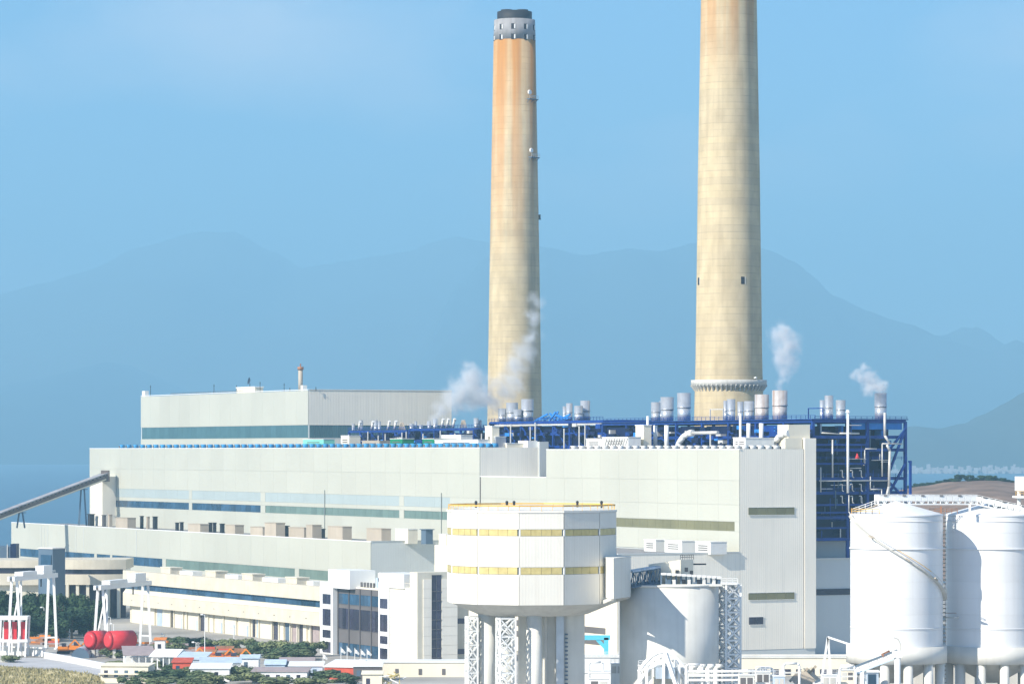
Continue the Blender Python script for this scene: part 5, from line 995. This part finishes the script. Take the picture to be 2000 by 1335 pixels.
def tree(px, d, ytop, wpx, m, label, kind='tree', zg=GZ, i=0, group=None, name=None, low=None):
    ztop = wz(ytop, d); hgt = ztop - zg; w = wpx / F * d / 2; x = wx(px, d)
    t = thing(name or ('broadleaf_tree' if kind == 'tree' else 'bush'), label, 'tree' if kind == 'tree' else 'bush', (x, d, zg), 'l', group, (px * 7.3) % 6.28)
    me = CR[kind][i % 3]; key = m
    if me.name + key not in CR: c_ = me.copy(); c_.materials.clear(); c_.materials.append(M[m]); CR[me.name + key] = c_
    c = bpy.data.objects.new('crown', CR[me.name + key]); COL.objects.link(c); c.parent = t
    lift = low or (0.58 if kind == 'tree' else 0.45)
    c.location = (0, 0, hgt * lift); c.scale = (w * 1.25, w * 1.25, hgt * (1 - lift) * (1.05 if kind == 'tree' else 1.15))
    k = bpy.data.objects.new('trunk', trk); COL.objects.link(k); k.parent = t; k.scale = (hgt * 0.9, hgt * 0.9, hgt * 0.92)
random.seed(9)
for i, (px, y, w, d) in enumerate([(-15, 1150, 60, 1340), (18, 1143, 55, 1352), (48, 1150, 50, 1335), (75, 1147, 52, 1350), (104, 1150, 55, 1335), (130, 1149, 48, 1352), (156, 1151, 52, 1338), (180, 1165, 44, 1350), (92, 1180, 60, 1310), (140, 1185, 60, 1308), (40, 1185, 66, 1308), (5, 1180, 60, 1312), (176, 1195, 40, 1312), (60, 1168, 60, 1325), (118, 1168, 60, 1325), (165, 1175, 56, 1325), (-8, 1200, 60, 1295), (28, 1205, 60, 1292), (70, 1202, 64, 1292), (112, 1204, 60, 1292)]):
    tree(px, d, y, w, 'leaf_dark', f'{ORD[i]} dark tree counted in the grove behind the gantry cranes', 'tree', i=i, group='dark grove behind the gantry cranes', low=0.47)
BU = [(a, y - 5, w * 1.25, d) for a, y, w, d in [(232, 1236, 30, 1265), (250, 1232, 26, 1270), (318, 1243, 34, 1262), (345, 1243, 36, 1255), (376, 1244, 38, 1250), (408, 1246, 38, 1245), (440, 1248, 36, 1238), (462, 1246, 30, 1232), (492, 1243, 24, 1225), (500, 1254, 44, 1205), (528, 1250, 46, 1202), (556, 1246, 50, 1200), (585, 1252, 46, 1196), (610, 1250, 40, 1198), (540, 1262, 60, 1180), (590, 1266, 56, 1178), (330, 1256, 50, 1222), (430, 1262, 50, 1205), (480, 1268, 50, 1190)]]
for i, (px, y, w, d) in enumerate(BU): tree(px, d, y, w, 'leaf', f'{ORD[i]} bush from the far end of the hedge below the beige block', 'bush', i=i, group='hedge below the beige block')
FB = [(a, y - 3, w * 1.2, d) for a, y, w, d in [(300, 1306, 70, 1062), (345, 1302, 66, 1068), (390, 1306, 64, 1058), (425, 1314, 60, 1050), (470, 1294, 84, 1078), (500, 1306, 70, 1062), (540, 1320, 70, 1040), (605, 1318, 70, 1042), (640, 1304, 64, 1064), (676, 1314, 56, 1052), (215, 1262, 40, 1190), (228, 1290, 30, 1150), (310, 1289, 34, 1128), (336, 1292, 30, 1118), (372, 1300, 44, 1090), (255, 1318, 40, 1035), (20, 1277, 40, 1165), (320, 1318, 74, 1040), (360, 1320, 70, 1036)]]
for i, (px, y, w, d) in enumerate(FB): tree(px, d, y, w, 'leaf', f'{ORD[i]} round bush among the sheds at the lower edge', 'bush', i=i + 1, group='bushes among the sheds')

# ------------------------------------------------------------------ gantry cranes
def gantry(label, pl, dl, pr, dr, yg, ybox, mirror=False):
    L, Rr = Vector((wx(pl, dl), dl, GZ)), Vector((wx(pr, dr), dr, GZ)); zg = wz(yg, (dl + dr) / 2); t = thing('gantry_crane', label, 'crane', ((L.x + Rr.x) / 2, (dl + dr) / 2, GZ))
    g = (Rr - L).normalized(); n_ = Vector((g.y, -g.x, 0)); up = Vector((0, 0, 1))
    for E, sp in ((L, 2.4), (Rr, 2.0)):
        for k in (-1, 1):
            MB().beam(E + n_ * sp * k, E + n_ * 0.9 * k + up * (zg - GZ), 0.85).build('leg', 'white', t); 
            MB().beam(E + n_ * sp * k - g * 1.4, E + n_ * sp * k + g * 1.4, 0.9, 0.9).build('bogie', 'white_unit', t)
        MB().beam(E - n_ * sp * 0.86 + up * 4, E + n_ * sp * 0.86 + up * 4, 0.5).build('tie', 'white', t)
    MB().beam(L + n_ * 2.4 - g * -0.5, L + g * 6 + up * (zg - GZ), 0.5).build('knee_brace', 'white', t); MB().beam(L - n_ * 2.4, L + g * 6 + up * (zg - GZ), 0.5).build('knee_brace', 'white', t)
    top = up * (zg - GZ + 0.7)
    for k in (-0.9, 0.9): MB().beam(L - g * 3 + n_ * k + top, Rr + g * 3 + n_ * k + top, 0.8, 1.5).build('girder', 'white', t)
    MB().beam(L - g * 3 + top + up * 0.2, Rr + g * 3 + top + up * 0.2, 1.0, 0.2).build('walkway', 'slate_blue', t)
    for a, b, h_, nm in ((0.12, 0.5, 1.3, 'trolley'), (0.68, 0.92, 2.8, 'machine_house')):
        MB().beam(L.lerp(Rr, a) + top + up * (0.8 + h_ / 2), L.lerp(Rr, b) + top + up * (0.8 + h_ / 2), 3.0, h_).build(nm, 'white', t)
    rail(t, [L + n_ * 1.4 + top + up * 0.75, Rr + n_ * 1.4 + top + up * 0.75], 'white', 1.1, 1.6, 0.06)
    MB().tube(L.lerp(Rr, 0.72) + top, L.lerp(Rr, 0.72) + top - up * 3.5, 0.25).build('hook_block', 'dark', t)
gantry('white gantry crane over the red tanks', 196, 1212, 284, 1254, 1146, 1125)
gantry('white gantry crane before the dark grove, cut by the left edge', 28, 1210, 100, 1242, 1130, 1108)
# white trestle with red screens
t = thing('loading_trestle', 'white trestle with red screens at the left edge', 'trestle', (wx(22, 1195), 1195, GZ)); zt = wz(1207, 1195)
for px in (-20, 2, 20, 38, 52):
    for dy in (0, 7): MB().beam((wx(px - 3, 1195), 1195 + dy, GZ), (wx(px, 1195), 1195 + dy, zt), 0.55).build('leg', 'white', t)
for z in (zt, (zt + GZ) / 2 - 1): MB().beam((wx(-25, 1195), 1195, z), (wx(54, 1195), 1195, z), 0.8, 0.9).build('beam', 'white', t); MB().beam((wx(-25, 1195), 1202, z), (wx(54, 1195), 1202, z), 0.8, 0.9).build('beam', 'white', t)
MB().box(wx(-25, 1195), wx(54, 1195), 1195.2, 1202, zt + 0.5, zt + 0.7).build('deck', 'white', t)
for px in (8, 24, 41): MB().box(wx(px, 1198), wx(px + 9, 1198), 1197.6, 1198, zt - 7, zt - 1.2).build('screen', 'red', t)
# red tanks
for i, (a, b, d) in enumerate(((172, 207, 1196), (208, 262, 1190))):
    r = 18.5 / F * d; x0, x1 = wx(a, d), wx(b, d); zc = wz(1249, d); t = thing('red_tank', ('red horizontal tank behind the gantry legs', 'red horizontal tank with two dark ports beside the hedge')[i], 'tank', ((x0 + x1) / 2, d, GZ)); e0, e1 = Vector((x0 + 1, d - 2, zc)), Vector((x1 - 1, d + 3, zc)); ax = (e1 - e0).normalized()
    MB().tube(e0, e1, r, r, 28).build('shell', 'red', t, True); MB().tube(e0 - ax * 0.9, e0, r * 0.6, r, 28).build('end_dome', 'red', t, True); MB().tube(e1, e1 + ax * 0.9, r, r * 0.6, 28).build('end_dome', 'red', t, True)
    for k in (0.25, 0.75): p = e0.lerp(e1, k); MB().box(p.x - 0.5, p.x + 0.5, p.y - 1.6, p.y + 1.6, GZ, zc - r * 0.7).build('saddle', 'concrete', t)
    if i:
        for k in (0.35, 0.7): p = e0.lerp(e1, k) + Vector((0.3, -r + 0.05, 0.6)); MB().tube(p, p - Vector((0, 0.15, 0)), 0.45).build('port', 'rust', t)
# orange machines
def machine(px, y, d, m, lab, w=4.0, name='excavator'):
    x = wx(px, d); z = GZ; t = thing(name, lab, 'machine', (x, d, GZ)); rnd = random.Random(px)
    for k in (-1, 1): MB().box(x - w / 2, x + w / 2, d + k * 1.2 - 0.35, d + k * 1.2 + 0.35, z, z + 0.9).build('track', 'dark', t)
    MB().box(x - w * 0.45, x + w * 0.4, d - 1.4, d + 1.4, z + 0.95, z + 2.4).build('house', m, t); MB().box(x - w * 0.1, x + w * 0.25, d - 1.5, d - 0.3, z + 2.42, z + 3.5).build('cab', 'glass_dark', t)
    a = Vector((x + w * 0.3, d, z + 1.8)); b = a + Vector((2.6, 0, 2.8)); MB().beam(a, b, 0.5).build('boom', m, t); MB().beam(b, b + Vector((2.0, 0, -2.2)), 0.4).build('stick', m, t); MB().box(b.x + 1.6, b.x + 2.6, d - 0.5, d + 0.5, b.z - 3.0, b.z - 2.1).build('bucket', 'rust', t)
machine(124, 1246, 1215, 'orange', 'orange excavator beside the left gantry legs'); machine(148, 1246, 1222, 'orange', 'orange yellow excavator behind the street lamp', 5); machine(365, 1265, 1165, 'orange', 'orange excavator behind the white tent roof', 5); machine(425, 1275, 1160, 'orange', 'orange excavator by the white post', 5); machine(455, 1275, 1158, 'orange', 'orange excavator nearest the hedge bushes', 5)
random.seed(31)
for i in range(14):
    px = (100, 105, 280, 305, 318, 333, 350, 378, 392, 405, 440, 470, 88, 72)[i]; d = gd((1258, 1262, 1262, 1268, 1270, 1270, 1272, 1276, 1278, 1280, 1280, 1284, 1258, 1257)[i]); x = wx(px, d); t = thing('scrap_stack', f'{ORD[i]} rusty stack of stored steel in the yard from the left', 'stack', (x, d, GZ), group='stored steel in the yard'); z = GZ
    for k in range(random.randint(3, 5)): h = random.uniform(0.4, 0.9); w = random.uniform(1.5, 3.4); MB().box(x - w, x + w, d - 1, d + 1, z, z + h).build('bundle', random.choice(('rust', 'orange', 'rust', 'sheet_mauve', 'red_shed')), t); z += h + 0.01
# container and tents
def shed(px0, px1, ye, yr, d, dpt, wm, rm, lab, name='shed', slope='gable', rz=0.0, cat='shed', posts=False):
    x0, x1 = wx(px0, d), wx(px1, d); w = (x1 - x0) / 2; ze, zr_ = wz(ye, d) - GZ, wz(yr, d) - GZ; t = thing(name, lab, cat, ((x0 + x1) / 2, d, GZ), 'l', None, rz)
    if posts:
        for k in range(5):
            for yy_ in (0.3, dpt - 0.3): MB().box(-w + 0.3 + k * (2 * w - 0.6) / 4 - 0.15, -w + 0.3 + k * (2 * w - 0.6) / 4 + 0.15, yy_ - 0.15, yy_ + 0.15, 0, ze).build('post', wm, t)
        MB().box(-w + 0.5, w - 0.5, dpt * 0.5, dpt - 0.5, 0, ze * 0.8).build('store', wm, t)
    else:
        MB().box(-w, w, 0, dpt, -0.2, ze).build('walls', wm, t)
        for k in range(max(1, int(w / 1.6))): xx_ = -w + 1.0 + k * 3.0; MB().box(xx_, xx_ + 1.1, -0.08, -0.01, ze * 0.35, ze * 0.75).build('window', random.choice(('glass_dark', 'slate_blue', 'glass_blue')), t)
    o = 0.4
    if slope == 'gable':
        MB().add([(-w - o, -o, ze), (w + o, -o, ze), (w + o, dpt / 2, zr_), (-w - o, dpt / 2, zr_), (-w - o, dpt + o, ze), (w + o, dpt + o, ze), (-w - o, -o, ze - 0.15), (w + o, -o, ze - 0.15), (w + o, dpt + o, ze - 0.15), (-w - o, dpt + o, ze - 0.15)], [(0, 1, 2, 3), (3, 2, 5, 4), (6, 7, 1, 0), (4, 5, 8, 9), (0, 3, 4, 9, 6), (7, 8, 5, 2, 1), (9, 8, 7, 6)]).build('roof', rm, t)
    else:
        MB().add([(-w - o, -o, ze), (w + o, -o, ze), (w + o, dpt + o, zr_), (-w - o, dpt + o, zr_), (-w - o, -o, ze + 0.2), (w + o, -o, ze + 0.2), (w + o, dpt + o, zr_ + 0.2), (-w - o, dpt + o, zr_ + 0.2)], [(3, 2, 1, 0), (4, 5, 6, 7), (0, 1, 5, 4), (1, 2, 6, 5), (2, 3, 7, 6), (3, 0, 4, 7)]).build('roof', rm, t)
    return t
random.seed(4)
shed(243, 300, 1279, 1266, 1128, 14, 'white', 'sheet_mauve', 'white open shed under a mauve roof', posts=True, slope='mono', rz=R(8)); shed(292, 345, 1281, 1268, 1120, 12, 'white', 'white', 'open shed under a bright white pitched roof', posts=True, rz=R(-14)); shed(344, 398, 1287, 1276, 1112, 9, 'sheet_blue', 'sheet_blue', 'pale blue lean to beside the bright white roof', slope='mono', rz=R(-10))
shed(302, 322, 1249, 1246, 1200, 4, 'white', 'orange', 'small white and orange container by the hedge', 'container', 'mono', cat='container'); shed(337, 372, 1293, 1287, 1098, 8, 'red_shed', 'red_shed', 'low red roofed hut behind the bushes', slope='mono')
shed(392, 470, 1293, 1284, 1090, 12, 'white', 'sheet_blue', 'long white shed with grey blue roof in the middle of the sheds', rz=R(5)); shed(372, 448, 1305, 1298, 1068, 9, 'white', 'white', 'white walled hut with overhanging white roof at the lower edge', slope='mono'); shed(470, 505, 1284, 1278, 1105, 7, 'white', 'sheet_blue', 'white hut with pale gable beside the orange machines')
shed(518, 556, 1296, 1288, 1088, 9, 'sheet_blue', 'sheet_blue', 'blue grey tin shed behind the long low shack'); shed(546, 612, 1291, 1284, 1094, 10, 'sheet_blue', 'sheet_mauve', 'blue tin shed with reddish mauve roof'); shed(565, 630, 1300, 1294, 1084, 7, 'sheet_blue', 'white', 'white fronted tin shed next to the red shed', slope='mono')
shed(492, 600, 1311, 1306, 1060, 8, 'white', 'sheet_mauve', 'long low white shack with grey roof at the lower edge', slope='mono', rz=R(-4)); shed(632, 692, 1302, 1292, 1078, 11, 'red_shed', 'white', 'red orange shed under a pale roof near the office flags', slope='mono', rz=R(-16))
shed(690, 745, 1301, 1294, 1070, 9, 'spandrel', 'white', 'dark open store under a long white roof before the office', slope='mono'); shed(708, 746, 1316, 1312, 1030, 6, 'cream', 'cream', 'cream block hut at the lower edge beside the yellow frames', 'hut', 'mono')
t = shed(196, 290, 1300, 1298, 1062, 10, 'cream', 'cream', 'cream flat roofed building at the corner of the grass bank', 'pump_building', 'mono', rz=R(-6), cat='building'); MB().box(-7.4, 7.4, -1.2, 11, 2.4, 2.8).build('canopy', 'cream', t)
t = thing('yellow_frame', 'tangled yellow scaffold frame beside the cream hut', 'scaffold', (wx(765, 1032), 1032, GZ)); random.seed(2)
for k in range(16): a = P(745 + random.uniform(0, 35), 1312 + random.uniform(0, 22), 1030 + random.uniform(-2, 4)); MB().beam(a, a + Vector((random.uniform(-3, 3), random.uniform(-1, 1), random.uniform(-1.5, 2))), 0.25).build('tube', 'yellow' if k % 3 else 'white', t)
for px in (748, 764, 780): MB().beam((wx(px, 1032), 1032, GZ), (wx(px, 1032), 1032, wz(1316, 1032)), 0.25).build('post', 'yellow', t)
t = thing('tarpaulin_tent', 'pale curved tarpaulin tent beside the red tank', 'tent', (wx(158, 1190), 1190, GZ)); x0, x1 = wx(140, 1190), wx(176, 1190); ps = []
for k in range(9): a = math.pi * k / 8; ps.append((x0 + (x1 - x0) * (0.5 - 0.5 * math.cos(a)), GZ + 3.4 * math.sin(a)))
MB().add([(x, 1188, z) for x, z in ps] + [(x, 1198, z) for x, z in ps], [(k, k + 1, 10 + k, 9 + k) for k in range(8)]).build('cover', 'sheet_blue', t, True); MB().add([(x, 1188.05, z) for x, z in ps], [tuple(range(9))]).build('end_wall', 'slate_blue', t)
for i, (px, yb, yt) in enumerate(((136, 1250, 1222), (216, 1240, 1205), (222, 1252, 1218), (86, 1210, 1186), (322, 1262, 1238), (400, 1285, 1200), (383, 1284, 1254), (457, 1262, 1225))):
    d = gd(max(yb, 1245)); x = wx(px, d); zt = wz(yt, d); t = thing('street_lamp', f'{ORD[i]} thin white yard lamp from the left by height of its globe', 'lamp', (x, d, GZ), group='yard lamps')
    t['label'] = ('white yard lamp by the orange excavators', 'taller white yard lamp over the red tanks', 'shorter white yard lamp over the red tanks', 'white yard lamp before the dark grove', 'white yard lamp beside the orange container', 'tall thin white pole lamp rising before the beige doors', 'short white post lamp among the rusty stacks', 'white yard lamp beside the blue bay door')[i]
    MB().tube((x, d, GZ), (x, d, zt), 0.16, 0.1).build('post', 'white', t); MB().beam((x, d, zt), (x - 0.9, d, zt + 0.1), 0.14).build('arm', 'white', t); MB().tube((x - 1.4, d, zt + 0.1), (x - 0.6, d, zt + 0.15), 0.25).build('lamp_head', 'white', t)
# quay road, parapets, grass bank
def strip(name, pts, w, z0, z1, m):
    mb = MB()
    for (ax, ay), (bx_, by) in zip(pts, pts[1:]): mb.beam((ax, ay, (z0 + z1) / 2), (bx_, by, (z0 + z1) / 2), w, z1 - z0)
    return mb
G = lambda px, y: (wx(px, gd(y)), gd(y))
struct(MB().add([(*G(-40, 1283), GZ + 0.004), (*G(-40, 1300), GZ + 0.004), (*G(110, 1303), GZ + 0.004), (*G(210, 1322), GZ + 0.004), (*G(300, 1330), GZ + 0.004), (*G(300, 1318), GZ + 0.004), (*G(205, 1306), GZ + 0.004), (*G(90, 1284), GZ + 0.004)], [(0, 1, 2, 3, 4, 5, 6, 7)]), 'quay_road', 'road')
t = thing('quay_wall', 'long white quay wall under the loading trestle', 'wall', (*G(40, 1278), GZ)); strip('', [G(-40, 1277), G(60, 1279), G(86, 1281)], 1.0, GZ - 0.2, GZ + 2.6, 'white').build('wall_face', 'white', t); strip('', [G(-40, 1277.5), G(60, 1279.5), G(86, 1281.5)], 1.5, GZ + 2.61, GZ + 3.0, 'white').build('coping', 'white_unit', t)
t = thing('road_parapet', 'white road parapet sloping down beside the grass bank', 'wall', (*G(150, 1298), GZ)); strip('', [G(88, 1284), G(140, 1293), G(204, 1306), G(240, 1312)], 0.8, GZ - 0.2, GZ + 1.6, 'white').build('wall_face', 'concrete_pale', t); strip('', [G(88, 1284), G(140, 1293), G(204, 1306), G(240, 1312)], 1.1, GZ + 1.61, GZ + 1.9, 'white').build('coping', 'white', t)
t = thing('planter', 'grey planter box of low green shrubs at the left edge', 'planter', (*G(5, 1290), GZ)); a = Vector((*G(-20, 1292), 0)); MB().box(a.x, wx(24, a.y), a.y, a.y + 3, GZ, GZ + 1.4).build('trough', 'concrete', t)
gb_ = MB(); nx, ny = 60, 26; random.seed(8)
for j in range(ny + 1):
    for i in range(nx + 1):
        px = -60 + 262 * i / nx; d0 = gd(1303 + (px / 200) * 18 if px > 0 else 1303) - 2; d = d0 - j * 4.5; e = min(1, i * 0 + (nx - i) / 6) ; hz_ = min(1, j / 4) * e
        z = GZ + 0.02 + hz_ * (1.4 + 1.1 * mnoise.fractal(Vector((px * 0.03, d * 0.05, 2)), 1, 2, 5)) ; gb_.v.append((wx(px, d), d, max(GZ + 0.01, z)))
gb_.f = [(j * (nx + 1) + i, j * (nx + 1) + i + 1, (j + 1) * (nx + 1) + i + 1, (j + 1) * (nx + 1) + i) for j in range(ny) for i in range(nx)]
struct(gb_, 'grass_bank', 'grass')
tf = MB(); rnd = random.Random(6)
for k in range(9000):
    i = rnd.randrange(len(gb_.v)); b = Vector(gb_.v[i]) + Vector((rnd.uniform(-0.5, 0.5), rnd.uniform(-2, 2), 0)); h = rnd.uniform(0.3, 1.0); a = rnd.uniform(0, 6.28); w = Vector((math.cos(a), math.sin(a), 0)) * 0.22
    tf.add([b - w, b + w, b + Vector((rnd.uniform(-.3, .3), rnd.uniform(-.3, .3), h))], [(0, 1, 2)])
tf.build('dry_grass', 'grass', kind='stuff')
# headland on the right with its trees
ridge('headland', 2350, [(1560, 985), (1700, 968), (1790, 950), (1850, 940), (1900, 935), (1960, 938), (2020, 936), (2200, 930), (2500, 960), (2800, 1000)], 420, 1.7, 0.10, 'earth', step=8)
for i, (px, y, w) in enumerate([(1792, 942, 14), (1806, 941, 15), (1820, 939, 16), (1834, 937, 14), (1847, 934, 16), (1862, 931, 16), (1874, 924, 20), (1889, 925, 19), (1905, 930, 20), (1921, 926, 20), (1937, 926, 20), (1952, 930, 18), (1966, 935, 16), (1980, 937, 15), (1995, 938, 16), (1780, 946, 14)]):
    d = 2330; yr_ = next(ya + (yb - ya) * (px - a) / (b - a) for (a, ya), (b, yb) in zip([(1560, 985), (1700, 968), (1790, 950), (1850, 940), (1900, 935), (1960, 938)], [(1700, 968), (1790, 950), (1850, 940), (1900, 935), (1960, 938), (2020, 936)]) if a <= px <= b)
    tree(px, d, y, w * 1.3, 'leaf_dark', f'{ORD[i]} dark tree on the brown headland ridge', 'tree', zg=wz(yr_, d) - 3, i=i, group='trees on the headland', name='ridge_tree')
tw = MB(); rnd = random.Random(12)
for k in range(480):
    px = rnd.uniform(1500, 2300); d = 11380 + rnd.uniform(0, 1) ** 2 * 260; x = wx(px, d); h = rnd.choice((2, 3, 4, 5, 7, 12)) * rnd.uniform(0.7, 1.2) + (d - 11380) * 0.05; w = rnd.uniform(2, 6); tw.box(x - w, x + w, d, d + 15, SEA - 6, SEA + 4 + h)
tw.build('distant_town', 'conveyor_roof', kind='stuff'); bpy.data.objects['distant_town']['label'] = 'pale buildings of a far town along the opposite shore'

# ------------------------------------------------------------------ steam
def steam(label, d, blobs, dens=0.22, nscale=0.16, seed=0.0):
    """blobs: (px, py, radius in px) along the plume; a cloud field eroded by noise, in a closed box round it"""
    B = [(P(px, py, d), 1.55 * r / F * d) for px, py, r in blobs]; lo = Vector((min(c.x - r for c, r in B), d - max(r for c, r in B), min(c.z - r for c, r in B))); hi = Vector((max(c.x + r for c, r in B), d + max(r for c, r in B), max(c.z + r for c, r in B)))
    o = MB().box(lo.x, hi.x, lo.y, hi.y, lo.z, hi.z).build('steam_plume', 'white', kind='stuff'); o['label'] = label; o['category'] = 'steam'
    m = bpy.data.materials.new('steam'); m.use_nodes = True; n, l = m.node_tree.nodes, m.node_tree.links; n.remove(n['Principled BSDF'])
    g = n.new('ShaderNodeTexCoord'); prev = None
    nz0 = n.new('ShaderNodeTexNoise'); nz0.inputs['Scale'].default_value = nscale * 0.6; nz0.inputs['Detail'].default_value = 2
    mp = n.new('ShaderNodeMapping'); mp.inputs['Location'].default_value = (seed, seed, 0); l.new(g.outputs['Object'], mp.inputs[0]); l.new(mp.outputs[0], nz0.inputs[0])
    sub = n.new('ShaderNodeVectorMath'); sub.operation = 'SUBTRACT'; l.new(nz0.outputs['Color'], sub.inputs[0]); sub.inputs[1].default_value = (0.5, 0.5, 0.5)
    sca = n.new('ShaderNodeVectorMath'); sca.operation = 'SCALE'; l.new(sub.outputs[0], sca.inputs[0]); sca.inputs['Scale'].default_value = 8.0
    add = n.new('ShaderNodeVectorMath'); l.new(g.outputs['Object'], add.inputs[0]); l.new(sca.outputs[0], add.inputs[1])
    for c, r in B:
        ds = n.new('ShaderNodeVectorMath'); ds.operation = 'DISTANCE'; l.new(add.outputs[0], ds.inputs[0]); ds.inputs[1].default_value = c
        mr = n.new('ShaderNodeMapRange'); mr.inputs[1].default_value = r; mr.inputs[2].default_value = r * 0.15; l.new(ds.outputs['Value'], mr.inputs[0])
        if prev is None: prev = mr.outputs[0]
        else: mx = n.new('ShaderNodeMath'); mx.operation = 'MAXIMUM'; l.new(prev, mx.inputs[0]); l.new(mr.outputs[0], mx.inputs[1]); prev = mx.outputs[0]
    nz = n.new('ShaderNodeTexNoise'); nz.inputs['Scale'].default_value = nscale; nz.inputs['Detail'].default_value = 7; nz.inputs['Roughness'].default_value = 0.65; l.new(mp.outputs[0], nz.inputs[0])
    m2 = n.new('ShaderNodeMath'); m2.operation = 'MULTIPLY_ADD'; l.new(nz.outputs['Fac'], m2.inputs[0]); m2.inputs[1].default_value = 3.8; m2.inputs[2].default_value = -2.0
    m3 = n.new('ShaderNodeMath'); m3.operation = 'ADD'; l.new(prev, m3.inputs[0]); l.new(m2.outputs[0], m3.inputs[1])
    m4 = n.new('ShaderNodeMath'); m4.operation = 'MULTIPLY'; m4.use_clamp = True; l.new(m3.outputs[0], m4.inputs[0]); l.new(prev, m4.inputs[1])
    m5 = n.new('ShaderNodeMath'); m5.operation = 'MULTIPLY'; l.new(m4.outputs[0], m5.inputs[0]); m5.inputs[1].default_value = dens * 2.6
    pv_ = n.new('ShaderNodeVolumePrincipled'); pv_.inputs['Color'].default_value = (0.93, 0.965, 1, 1); l.new(m5.outputs[0], pv_.inputs['Density'])
    l.new(pv_.outputs[0], n['Material Output'].inputs['Volume']); o.data.materials[0] = m
steam('white steam drifting up from the far pipework stacks before the boiler house', 1420, [(848, 812, 12), (862, 798, 18), (882, 783, 24), (905, 768, 32), (928, 765, 34), (920, 735, 22), (918, 716, 14), (948, 775, 26)], 0.15, 0.22)
steam('thin steam rising before the streaked chimney', 1425, [(962, 806, 14), (972, 790, 20), (985, 765, 24), (1003, 742, 26), (1008, 712, 26), (1024, 690, 26), (1038, 655, 18), (1044, 620, 16), (1046, 588, 14)], 0.09, 0.22, 7.0)
steam('upright steam plume from the rust streaked stack', 1275, [(1526, 756, 9), (1529, 742, 12), (1532, 722, 16), (1535, 700, 22), (1536, 676, 26), (1526, 655, 20), (1522, 640, 13)], 0.15, 0.32, 3.0)
steam('short steam puff from the last stack of the large frame', 1215, [(1720, 760, 9), (1712, 752, 17), (1697, 748, 18), (1706, 738, 13), (1685, 735, 12), (1672, 732, 10), (1690, 720, 9)], 0.22, 0.34, 5.0)

# ------------------------------------------------------------------ haze
hz = MB().box(-41000, 41000, -600, 41000, SEA - 9.5, 2400).build('haze', 'white', kind='stuff')
hm = bpy.data.materials.new('haze_air'); hm.use_nodes = True
_n, _l = hm.node_tree.nodes, hm.node_tree.links; _n.remove(_n['Principled BSDF'])
pv = _n.new('ShaderNodeVolumePrincipled'); pv.inputs['Color'].default_value = (0.35, 0.64, 0.83, 1)
pv.inputs['Density'].default_value = 9.3e-5; pv.inputs['Anisotropy'].default_value = 0.0
_l.new(pv.outputs[0], _n['Material Output'].inputs['Volume'])
hz.data.materials[0] = hm
hz['label'] = 'thin blue haze over the strait between plant and hills'; hz['category'] = 'haze'
